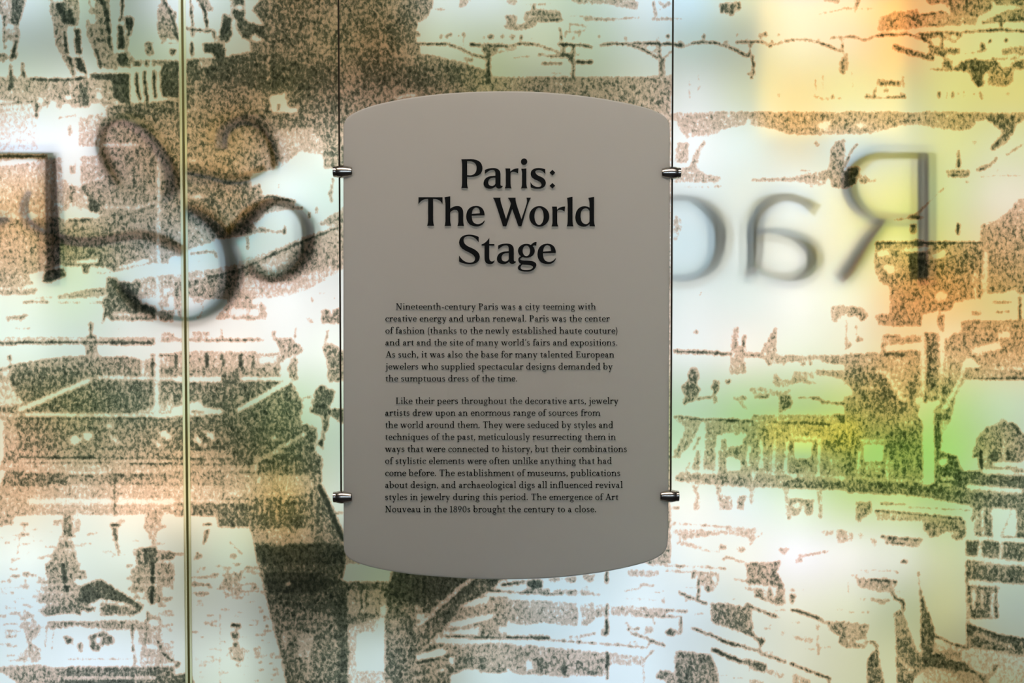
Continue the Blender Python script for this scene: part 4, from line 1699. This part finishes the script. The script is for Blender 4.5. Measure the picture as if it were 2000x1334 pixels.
def glyphs():
    G = {}
    def g(c, adv):
        G[c] = (Glyph(), adv)
        return G[c][0]
    g('a', 96).AR(44, 66, 27, 35, 0, 165, SW, 10).R(52, 12, 71, 68).AR(37, 28, 31, 29, 0, 360, 18, 8).R(64, 0, 88, 9).R(60, 4, 72, 20).DOT(22, 74, 10)
    g('b', 112).ST(24, 4, 160).FL(24, 163).AR(56, 50, 47, 52, -180, 180).poly((14, 0), (24, 0), (34, 10), (14, 16))
    g('c', 92).AR(54, 50, 46, 52, 45, 320).DOT(80, 78, 11)
    g('d', 116).AR(52, 50, 46, 52, 0, 360).ST(86, 0, 160).FL(86, 163).R(86, 0, 112, 8)
    g('e', 96).AR(52, 50, 44, 52, 0, 322).R(18, 50, 94, 59)
    g('f', 66).R(22, 0, 41, 130).AR(56, 128, 34, 35, 45, 180, SW, 10).R(4, 90, 62, 99).SF(32, 0, 52).DOT(76, 148, 10)
    g('g', 102).AR(46, 64, 38, 38, 0, 360, 17, 9).R(66, 86, 100, 97).AR(50, -26, 44, 28, 0, 360, 13, 10).AR(34, 16, 18, 16, 90, 270, 11, 9).R(30, -2, 70, 10)
    g('h', 120).ST(26, 0, 160).FL(26, 163).AR(62, 62, 40, 40, 0, 165, SW, 11).R(83, 0, 102, 64).SF(26).SF(92)
    g('i', 58).ST(30, 0, 96).FL(30, 99).SF(30).DOT(28, 140, 13)
    g('j', 54).ST(32, -22, 96).FL(32, 99).AR(10, -22, 31, 30, 270, 360, SW, 9).DOT(6, -46, 9).DOT(30, 140, 13)
    g('k', 112).ST(26, 0, 160).FL(26, 163).LN(38, 44, 84, 94, 11).LN(52, 58, 98, 0, 24).SF(26).SF(98, 0, 36).SF(84, 91, 40)
    g('l', 58).ST(30, 0, 160).FL(30, 163).SF(30)
    g('m', 178).ST(26, 0, 96).FL(26, 99).AR(60, 62, 38, 40, 0, 165, SW, 11).R(79, 0, 98, 64).AR(131, 62, 38, 40, 0, 165, SW, 11).R(150, 0, 169, 64).SF(26).SF(89, 0, 42).SF(160)
    g('n', 120).ST(26, 0, 96).FL(26, 99).AR(62, 62, 40, 40, 0, 165, SW, 11).R(83, 0, 102, 64).SF(26).SF(92)
    g('o', 106).AR(53, 50, 47, 52, 0, 360)
    g('p', 114).ST(26, -52, 96).FL(26, 99).AR(60, 50, 45, 52, 0, 360).SF(26, -52, 50)
    g('q', 112).AR(52, 50, 46, 52, 0, 360).ST(86, -52, 100).SF(86, -52, 50)
    g('r', 84).ST(26, 0, 96).FL(26, 99).AR(64, 62, 38, 40, 60, 165, SW, 13).DOT(74, 88, 13).SF(26, 0, 52)
    g('s', 82).AR(42, 74, 31, 28, 25, 265, 17, 10).AR(40, 28, 33, 30, -160, 88, 17, 10)
    g('t', 72).R(25, 16, 44, 104).poly((25, 100), (44, 100), (44, 122), (38, 122)).R(6, 90, 66, 99).AR(52, 22, 27, 24, 180, 305, SW, 10)
    g('u', 118).R(18, 28, 37, 96).FL(28, 99).AR(56, 36, 38, 38, 180, 330, SW, 11).R(79, 0, 98, 96).FL(88, 99).R(90, 0, 116, 8)
    g('v', 106).LN(22, 96, 54, 0, 21).LN(86, 96, 55, 0, 11).SF(22, 91, 44).SF(86, 91, 36)
    g('w', 158).LN(22, 96, 50, 0, 21).LN(80, 96, 51, 0, 11).LN(80, 96, 108, 0, 21).LN(138, 96, 109, 0, 11).SF(22, 91, 44).SF(84, 91, 40).SF(138, 91, 36)
    g('x', 106).LN(22, 96, 86, 0, 22).LN(84, 96, 22, 0, 11).SF(22, 91, 42).SF(84, 91, 38).SF(22, 0, 38).SF(86, 0, 42)
    g('y', 106).LN(22, 96, 56, 0, 21).LN(86, 96, 42, -44, 11).DOT(32, -46, 11).SF(22, 91, 44).SF(86, 91, 36)
    g('A', 136).LN(64, 152, 20, 0, 11).LN(66, 152, 114, 0, 24).R(36, 46, 98, 55).SF(20, 0, 42).SF(114, 0, 50)
    g('E', 124).R(24, 0, 46, 152).R(12, 143, 106, 152).R(46, 72, 92, 81).R(12, 0, 114, 9).R(99, 120, 107, 152).R(106, 0, 114, 34).R(86, 60, 93, 93)
    g('L', 112).R(24, 0, 46, 152).SF(35, 144, 54).R(10, 0, 106, 9).R(98, 0, 106, 38)
    g('N', 154).R(24, 0, 34, 152).R(116, 0, 127, 152).LN(30, 152, 118, 0, 24).SF(28, 0, 44).SF(122, 144, 44).R(8, 144, 40, 152)
    g('P', 120).R(24, 0, 46, 152).AR(56, 110, 50, 42, -90, 90, 22, 9).R(10, 143, 58, 152).R(44, 68, 58, 77).SF(35, 0, 58)
    g('T', 132).R(55, 0, 77, 152).R(10, 143, 122, 152).R(10, 118, 18, 152).R(114, 118, 122, 152).SF(66, 0, 56)
    g('1', 80).R(34, 0, 54, 145).poly((34, 145), (14, 134), (14, 126), (34, 130)).SF(44, 0, 56)
    g('8', 100).AR(50, 38, 42, 40, 0, 360, 18, 9).AR(50, 109, 36, 38, 0, 360, 16, 9)
    g('9', 100).AR(50, 100, 42, 48, 0, 360).LN(82, 96, 38, 0, 15)
    g('0', 106).AR(53, 73, 46, 76, 0, 360)
    g('.', 46).DOT(22, 11, 13)
    g(',', 46).DOT(22, 11, 13).LN(30, 8, 14, -28, 11)
    g('\u2019', 38).LN(30, 160, 14, 112, 13)
    g('-', 68).R(10, 40, 58, 54)
    g('(', 56).AR(66, 58, 50, 112, 115, 245, 15, 5)
    g(')', 56).AR(-10, 58, 50, 112, -65, 65, 15, 5)
    G[' '] = (Glyph(), 50)
    return G
GLY = glyphs()
LINES = [
    ('Nineteenth-century Paris was a city teeming with', 773.5, 1163.7, 604.6),
    ('creative energy and urban renewal. Paris was the center', 753, 1191, 628.0),
    ('of fashion (thanks to the newly established haute couture)', 753, 1205.5, 651.5),
    ('and art and the site of many world\u2019s fairs and expositions.', 753, 1205.5, 674.8),
    ('As such, it was also the base for many talented European', 753.3, 1199.5, 698.2),
    ('jewelers who supplied spectacular designs demanded by', 753, 1196.5, 721.6),
    ('the sumptuous dress of the time.', 753, 1010, 745.0),
    ('Like their peers throughout the decorative arts, jewelry', 773.3, 1207.5, 788.7),
    ('artists drew upon an enormous range of sources from', 752.5, 1172.5, 812.0),
    ('the world around them. They were seduced by styles and', 752.5, 1197.5, 835.5),
    ('techniques of the past, meticulously resurrecting them in', 752.5, 1202.5, 859.0),
    ('ways that were connected to history, but their combinations', 752.0, 1224, 882.5),
    ('of stylistic elements were often unlike anything that had', 752.5, 1195, 905.8),
    ('come before. The establishment of museums, publications', 752.5, 1211, 929.5),
    ('about design, and archaeological digs all influenced revival', 752.5, 1216, 952.8),
    ('styles in jewelry during this period. The emergence of Art', 752.5, 1207.5, 976.5),
    ('Nouveau in the 1890s brought the century to a close.', 752.5, 1164, 1000.2),
]

# ------------------------------------------------------------------ the hanging text panel
PT = 0.006                                   # sheet thickness
YF = -PT / 2                                 # its front face
def smooth_loop(pts, n=6):
    """centripetal spline through a closed run of points"""
    out, m = [], len(pts)
    for i in range(m):
        q = [np.array(pts[(i + k - 1) % m], float) for k in range(4)]
        t = [0.0]
        for k in range(3):
            t.append(t[-1] + max(np.linalg.norm(q[k + 1] - q[k]), 1e-6) ** 0.5)
        for s in range(n):
            u = t[1] + (t[2] - t[1]) * s / n
            mix = lambda a, b, ta, tb: a * (tb - u) / (tb - ta) + b * (u - ta) / (tb - ta)
            a1, a2, a3 = (mix(q[k], q[k + 1], t[k], t[k + 1]) for k in range(3))
            b1, b2 = mix(a1, a2, t[0], t[2]), mix(a2, a3, t[1], t[3])
            out.append(tuple(mix(b1, b2, t[1], t[2])))
    return out
OUT = [(671, 660), (671, 300), (671, 262), (672, 243), (678, 231), (690, 222), (712, 212), (740, 203.5), (800, 191.5), (860, 184), (920, 180),
       (985, 178.5), (1050, 180), (1110, 184.5), (1170, 192), (1220, 201), (1262, 211), (1285, 220), (1299, 229), (1306.5, 241), (1308, 262), (1308, 300), (1306.5, 660),
       (1305, 1000), (1304.5, 1050), (1302, 1068), (1296, 1079), (1284, 1088), (1262, 1097.5), (1220, 1108.5), (1170, 1118), (1110, 1125.5), (1050, 1129.8),
       (988, 1131), (920, 1129.6), (860, 1126), (800, 1120.5), (740, 1110.5), (712, 1103.5), (692, 1096), (680, 1088), (673.5, 1078), (671.5, 1060), (671.5, 1010)]
def hanging_panel():
    c = at(989, 1131, 0)
    root = tag(empty('text_panel', (c[0], 0.0, c[2])), 'grey frosted acrylic text panel with arched ends hanging on two steel cables', 'sign')
    loop = [at(x, y, 0) for x, y in smooth_loop(OUT)]
    P = np.array([(p[0], p[2]) for p in loop])
    n = len(P)
    T = np.roll(P, -1, 0) - np.roll(P, 1, 0)
    T /= np.linalg.norm(T, axis=1)[:, None]
    N = np.stack([T[:, 1], -T[:, 0]], 1)
    ctr = P.mean(0)
    if ((P - ctr) * N).sum() < 0:
        N = -N
    rings = [(0.0012, PT / 2), (0.0, PT / 2 - 0.0012), (0.0, YF + 0.0016), (0.0006, YF + 0.0005), (0.0022, YF)]
    v, f = [], []
    for ins, y in rings:
        q = P - N * ins
        v += [(a, y, b) for a, b in q]
    for r in range(len(rings) - 1):
        for i in range(n):
            j = (i + 1) % n
            f.append((r * n + i, r * n + j, (r + 1) * n + j, (r + 1) * n + i))
    f.append(tuple(range(n - 1, -1, -1)))
    f.append(tuple(range((len(rings) - 1) * n, len(rings) * n)))
    sheet = mesh('sheet', v, f, M_FROST, root)
    import bmesh
    bm = bmesh.new()
    bm.from_mesh(sheet.data)
    bmesh.ops.recalc_face_normals(bm, faces=bm.faces)
    bm.to_mesh(sheet.data)
    bm.free()
    # heading, three lines
    for ln in range(3):
        V, F = [], []
        for nm, paths, dx, dy, which in HEAD:
            if which != ln:
                continue
            cs = [[(x + dx, y + dy) for x, y in (bez(p) if isinstance(p, str) else p)] for p in paths]
            v, f = solid_from_contours('letter', cs, lambda x, y: at(800 + x / 5.0, 290 + y / 5.0, YF), 0.0030)
            F += [tuple(i + len(V) for i in q) for q in f]
            V += v
        mesh('heading_line', V, F, M_TEXT, root)
    # running text
    XH = 8.15
    for text, x0, x1, base in LINES:
        k = XH / 100.0
        first, lastc = GLY[text[0]], GLY[text[-1]]
        lo = min(p[0] for q in first[0] for p in q)
        pos, pen = [], 0.0
        for ch in text:
            pos.append(pen)
            pen += GLY[ch][1] + 4
        hi = pos[-1] + max(p[0] for q in lastc[0] for p in q)
        kx = (x1 - x0) / (hi - lo)
        v, f = [], []
        for ch, pn in zip(text, pos):
            for q in GLY[ch][0]:
                pp = [at(x0 + (pn + x - lo) * kx, base - y * k, YF) for x, y in q]
                m_ = len(pp)
                ar = sum(pp[a][0] * pp[(a + 1) % m_][2] - pp[(a + 1) % m_][0] * pp[a][2] for a in range(m_))
                if ar < 0:
                    pp = pp[::-1]
                b = len(v)
                v += [(x, y - 0.0016, z) for x, y, z in pp] + pp
                f.append(tuple(range(b, b + m_)))
                for a in range(m_):
                    c2 = (a + 1) % m_
                    f.append((b + c2, b + a, b + m_ + a, b + m_ + c2))
        mesh('text_line', v, f, M_TEXT, root)
    return root
panel = hanging_panel()

# ------------------------------------------------------------------ cables and clamps
def rope(px_top, py_top, px_end, py_end, label):
    # a vertical twisted steel rope from the ceiling to the lower clamp
    x = (at(px_top, py_top, 0)[0] + at(px_end, py_end, 0)[0]) / 2
    z0, z1 = at(px_end, py_end, 0)[2], ROOF
    v, f = [], []
    pitch, R, r, seg = 0.0058, 0.00078, 0.00078, 6
    steps = int((z1 - z0) / pitch * 8)
    for s in range(3):
        b0 = len(v)
        for i in range(steps + 1):
            z = z0 + (z1 - z0) * i / steps
            a = 2 * math.pi * (z - z0) / pitch + s * 2 * math.pi / 3
            cx, cy = x + R * math.cos(a), R * math.sin(a)
            for k in range(seg):
                t = 2 * math.pi * k / seg
                v.append((cx + r * math.cos(t), cy + r * math.sin(t), z))
        for i in range(steps):
            for k in range(seg):
                k2 = (k + 1) % seg
                a, b = b0 + i * seg, b0 + (i + 1) * seg
                f.append((a + k, a + k2, b + k2, b + k))
        f.append(tuple(b0 + k for k in range(seg - 1, -1, -1)))
        f.append(tuple(b0 + steps * seg + k for k in range(seg)))
    root = tag(empty('steel_cable', (x, 0, z0)), label, 'cable', 'steel cables holding the text panel')
    mesh('rope', v, f, M_WIRE, root, True)
    # ceiling anchor
    lathe('ceiling_anchor', [(ROOF, 0.010), (ROOF - 0.012, 0.010), (ROOF - 0.016, 0.004), (ROOF - 0.03, 0.003)], 'z', x, M_STEEL, root)
    return root
def lathe(name, prof, axis, off, m, parent, n=40):
    v, f = [], []
    for h, r in prof:
        for k in range(n):
            a = 2 * math.pi * k / n
            v.append((off + r * math.cos(a), r * math.sin(a), h))
    for i in range(len(prof) - 1):
        for k in range(n):
            k2 = (k + 1) % n
            f.append((i * n + k, (i + 1) * n + k, (i + 1) * n + k2, i * n + k2))
    f.append(tuple(range(n)))
    f.append(tuple(range(len(prof) * n - 1, (len(prof) - 1) * n - 1, -1)))
    return mesh(name, v, f, m, parent, False)
rope(660.5, 0, 667, 965, 'dark twisted steel cable down the left side of the text panel')
rope(1315.5, 0, 1309, 965, 'dark twisted steel cable down the right side of the text panel')

def clamp(px0, px1, cy, side, label):
    """barrel grip; px0 is its outer end, px1 the end over the panel"""
    S = 1.0 / FPX * DIST
    a = at(px0, cy, 0)
    sg = 1 if px1 > px0 else -1
    z = a[2]
    edge = abs(at(671.5 if sg > 0 else 1306.5, cy, 0)[0] - a[0])
    root = tag(empty('cable_clamp', (a[0], 0, z)), label, 'clamp', 'barrel clamps on the panel edges')
    px = [(0, 9.4), (0.5, 10.3), (4.8, 10.5)]
    bulge = [(5.6, 9.4), (5.8, 10.6), (7.5, 11.2), (11, 12.0), (15, 12.5), (19, 12.5), (23, 12.1), (27, 11.5), (31, 10.7), (34.5, 9.8), (37.0, 9.0), (37.4, 8.6)]
    n = 48
    def ring(xx, r, half=None):
        q = []
        if half is None:
            for k in range(n):
                t = 2 * math.pi * k / n
                q.append((a[0] + sg * xx, -r * math.cos(t), z + r * math.sin(t)))
        else:
            g = PT / 2 + 0.0002
            th = math.acos(g / r)
            for k in range(n // 2 + 1):
                t = -th + 2 * th * k / (n // 2)
                q.append((a[0] + sg * xx, half * -r * math.cos(t), z + r * math.sin(t)))
        return q
    def sweep(name, rings, m):
        c = len(rings[0])
        v = [p for r in rings for p in r]
        f = []
        for i in range(len(rings) - 1):
            for k in range(c):
                k2 = (k + 1) % c
                f.append((i * c + k, i * c + k2, (i + 1) * c + k2, (i + 1) * c + k))
        f.append(tuple(range(c - 1, -1, -1)))
        f.append(tuple(range((len(rings) - 1) * c, len(rings) * c)))
        o = mesh(name, v, f, m, root)
        import bmesh
        bm = bmesh.new()
        bm.from_mesh(o.data)
        bmesh.ops.recalc_face_normals(bm, faces=bm.faces)
        for fa in bm.faces:
            fa.smooth = len(fa.verts) == 4
        for e in bm.edges:
            if len(e.link_faces) == 2 and e.calc_face_angle(0) > 0.6:
                e.smooth = False
        bm.to_mesh(o.data)
        bm.free()
        return o
    sweep('end_cap', [ring(x * S, r * S) for x, r in px], M_STEEL)
    cut = edge - 0.0004
    prof = [(x * S, r * S) for x, r in bulge]
    rad = lambda x: float(np.interp(x, [p[0] for p in prof], [p[1] for p in prof]))
    sweep('body', [ring(4.8 * S, 9.3 * S)] + [ring(x, r) for x, r in prof if x < cut] + [ring(cut, rad(cut))], M_STEEL)
    for half, nm in ((1, 'front_jaw'), (-1, 'rear_jaw')):
        sweep(nm, [ring(cut, rad(cut), half)] + [ring(x, r, half) for x, r in prof if x > cut], M_STEEL)
    return root
clamp(651, 688, 335.5, 'l', 'upper left steel barrel clamp, beside the heading on the panel edge')
clamp(1329.5, 1292.5, 338, 'r', 'upper right steel barrel clamp, beside the heading on the panel edge')
clamp(651, 688, 970.8, 'l', 'lower left steel barrel clamp at the end of the left cable')
clamp(1326, 1289, 968.8, 'r', 'lower right steel barrel clamp at the end of the right cable')

# ------------------------------------------------------------------ lettering on the clear sheet behind the print
BACK = WALL + 0.011
def band(center, width, n=10):
    """a stroke with changing width along a smooth line: closed outline"""
    c = [center[0]] + list(center) + [center[-1]]
    w = [width[0]] + list(width) + [width[-1]]
    P, Wd = [], []
    for i in range(1, len(c) - 2):
        for s in range(n + (i == len(c) - 3)):
            t = s / n
            q = []
            for a in (0, 1):
                p0, p1, p2, p3 = c[i - 1][a], c[i][a], c[i + 1][a], c[i + 2][a]
                q.append(0.5 * (2 * p1 + (p2 - p0) * t + (2 * p0 - 5 * p1 + 4 * p2 - p3) * t * t + (3 * p1 - p0 - 3 * p2 + p3) * t ** 3))
            P.append(q)
            Wd.append(w[i] + (w[i + 1] - w[i]) * t)
    P = np.array(P)
    T = np.gradient(P, axis=0)
    T /= np.linalg.norm(T, axis=1)[:, None] + 1e-9
    N = np.stack([-T[:, 1], T[:, 0]], 1)
    Wd = np.array(Wd)[:, None] * 0.57
    return P + N * Wd, P - N * Wd
def letter(strokes, parent, front):
    v, f = [], []
    for center, width in strokes:
        A, B = band(center, width)
        n, b = len(A), len(v)
        for y in (front, BACK + 0.002):
            v += [at(p[0], p[1], y) for p in A] + [at(p[0], p[1], y) for p in B]
        for i in range(n - 1):
            f.append((b + i, b + i + 1, b + n + i + 1, b + n + i))
            f.append((b + 2 * n + i, b + 3 * n + i, b + 3 * n + i + 1, b + 2 * n + i + 1))
            f.append((b + i, b + 2 * n + i, b + 2 * n + i + 1, b + i + 1))
            f.append((b + n + i, b + n + i + 1, b + 3 * n + i + 1, b + 3 * n + i))
        f.append((b, b + n, b + 3 * n, b + 2 * n))
        f.append((b + n - 1, b + 3 * n - 1, b + 4 * n - 1, b + 2 * n - 1)[::-1])
    return mesh('letter', v, f, M_LETTER, parent)
LETTERS = {
    'big mirrored capital R': [
        ([(1799, 302), (1799, 420), (1799, 548)], [27, 27, 27]),
        ([(1812, 303), (1740, 303), (1695, 306), (1662, 330), (1654, 365), (1668, 400), (1700, 425), (1745, 431), (1792, 432)], [10, 10, 12, 20, 25, 22, 13, 9, 9]),
        ([(1722, 432), (1690, 470), (1655, 525), (1635, 549)], [16, 24, 26, 20])],
    'mirrored small letter a': [
        ([(1452, 543), (1465, 528), (1470, 490), (1471, 440), (1490, 402), (1528, 386), (1562, 392), (1588, 408)], [8, 18, 25, 25, 22, 12, 12, 20]),
        ([(1472, 460), (1505, 455), (1545, 462), (1577, 483), (1585, 510), (1570, 535), (1540, 546), (1505, 540), (1476, 522)], [10, 9, 14, 24, 26, 20, 12, 9, 8])],
    'mirrored round letter': [
        ([(1255, 400), (1300, 390), (1345, 388), (1385, 412), (1405, 455), (1395, 510), (1360, 542), (1310, 546), (1262, 520)], [16, 10, 10, 22, 28, 22, 12, 10, 14])],
    'mirrored script capital with upright stem': [
        ([(-20, 303), (40, 303), (112, 304)], [12, 10, 12]),
        ([(103, 303), (104, 380), (107, 470), (108, 549)], [24, 27, 30, 30])],
    'curly mirrored script stroke round the stem': [
        ([(-40, 435), (0, 432), (25, 425)], [22, 20, 6]),
        ([(62, 375), (52, 405), (62, 435), (95, 455), (140, 472), (190, 474), (240, 466), (290, 462), (330, 474), (365, 492)], [7, 13, 13, 14, 15, 15, 13, 14, 18, 14])],
    'tall looped script letter': [
        ([(236, 366), (212, 325), (196, 285), (205, 250), (238, 235), (275, 250), (312, 285), (338, 330), (342, 370), (325, 392)], [10, 20, 18, 13, 8, 13, 15, 20, 22, 10]),
        ([(365, 405), (410, 432), (442, 470), (456, 520), (450, 570), (420, 605), (370, 624), (310, 612), (262, 585), (230, 550)], [16, 24, 30, 38, 34, 24, 15, 17, 22, 10])],
    'small looped script letter': [
        ([(438, 292), (442, 262), (472, 243), (508, 248), (532, 280), (543, 320), (538, 335)], [18, 16, 13, 18, 17, 16, 8]),
        ([(366, 338), (405, 345), (450, 356), (490, 352), (525, 335)], [12, 14, 14, 11, 8])],
    'round looped script letter': [
        ([(455, 462), (482, 440), (505, 412), (540, 394), (578, 405), (602, 440), (600, 490), (570, 530), (530, 546), (497, 532), (488, 512)], [20, 34, 24, 13, 15, 28, 30, 24, 16, 14, 8])],
}
sheet_c = at(700, 667, BACK + 0.004)
back = tag(empty('lettered_glass_sheet', (sheet_c[0], BACK + 0.004, 0.0)),
           'clear glass sheet behind the printed wall whose dark mirrored letters show through blurred', 'glass sheet')
for nm, st in LETTERS.items():
    tag(letter(st, back, WALL + 0.0085 if st[0][0][0][0] < 650 else BACK), nm)
m, nt, out = mat('clear_glass')
t_ = node(nt, 'ShaderNodeBsdfTransparent', Color=(0.97, 0.985, 0.975, 1))
g_ = node(nt, 'ShaderNodeBsdfGlossy', Color=(1, 1, 1, 1), Roughness=0.02)
mx_ = node(nt, 'ShaderNodeMixShader', Fac=0.04)
nt.links.new(t_.outputs[0], mx_.inputs[1])
nt.links.new(g_.outputs[0], mx_.inputs[2])
nt.links.new(mx_.outputs[0], out.inputs[0])
box('glass', (-XW + 0.02, BACK + 0.002, 0.0), (XW - 0.02, BACK + 0.008, ROOF), m, back)
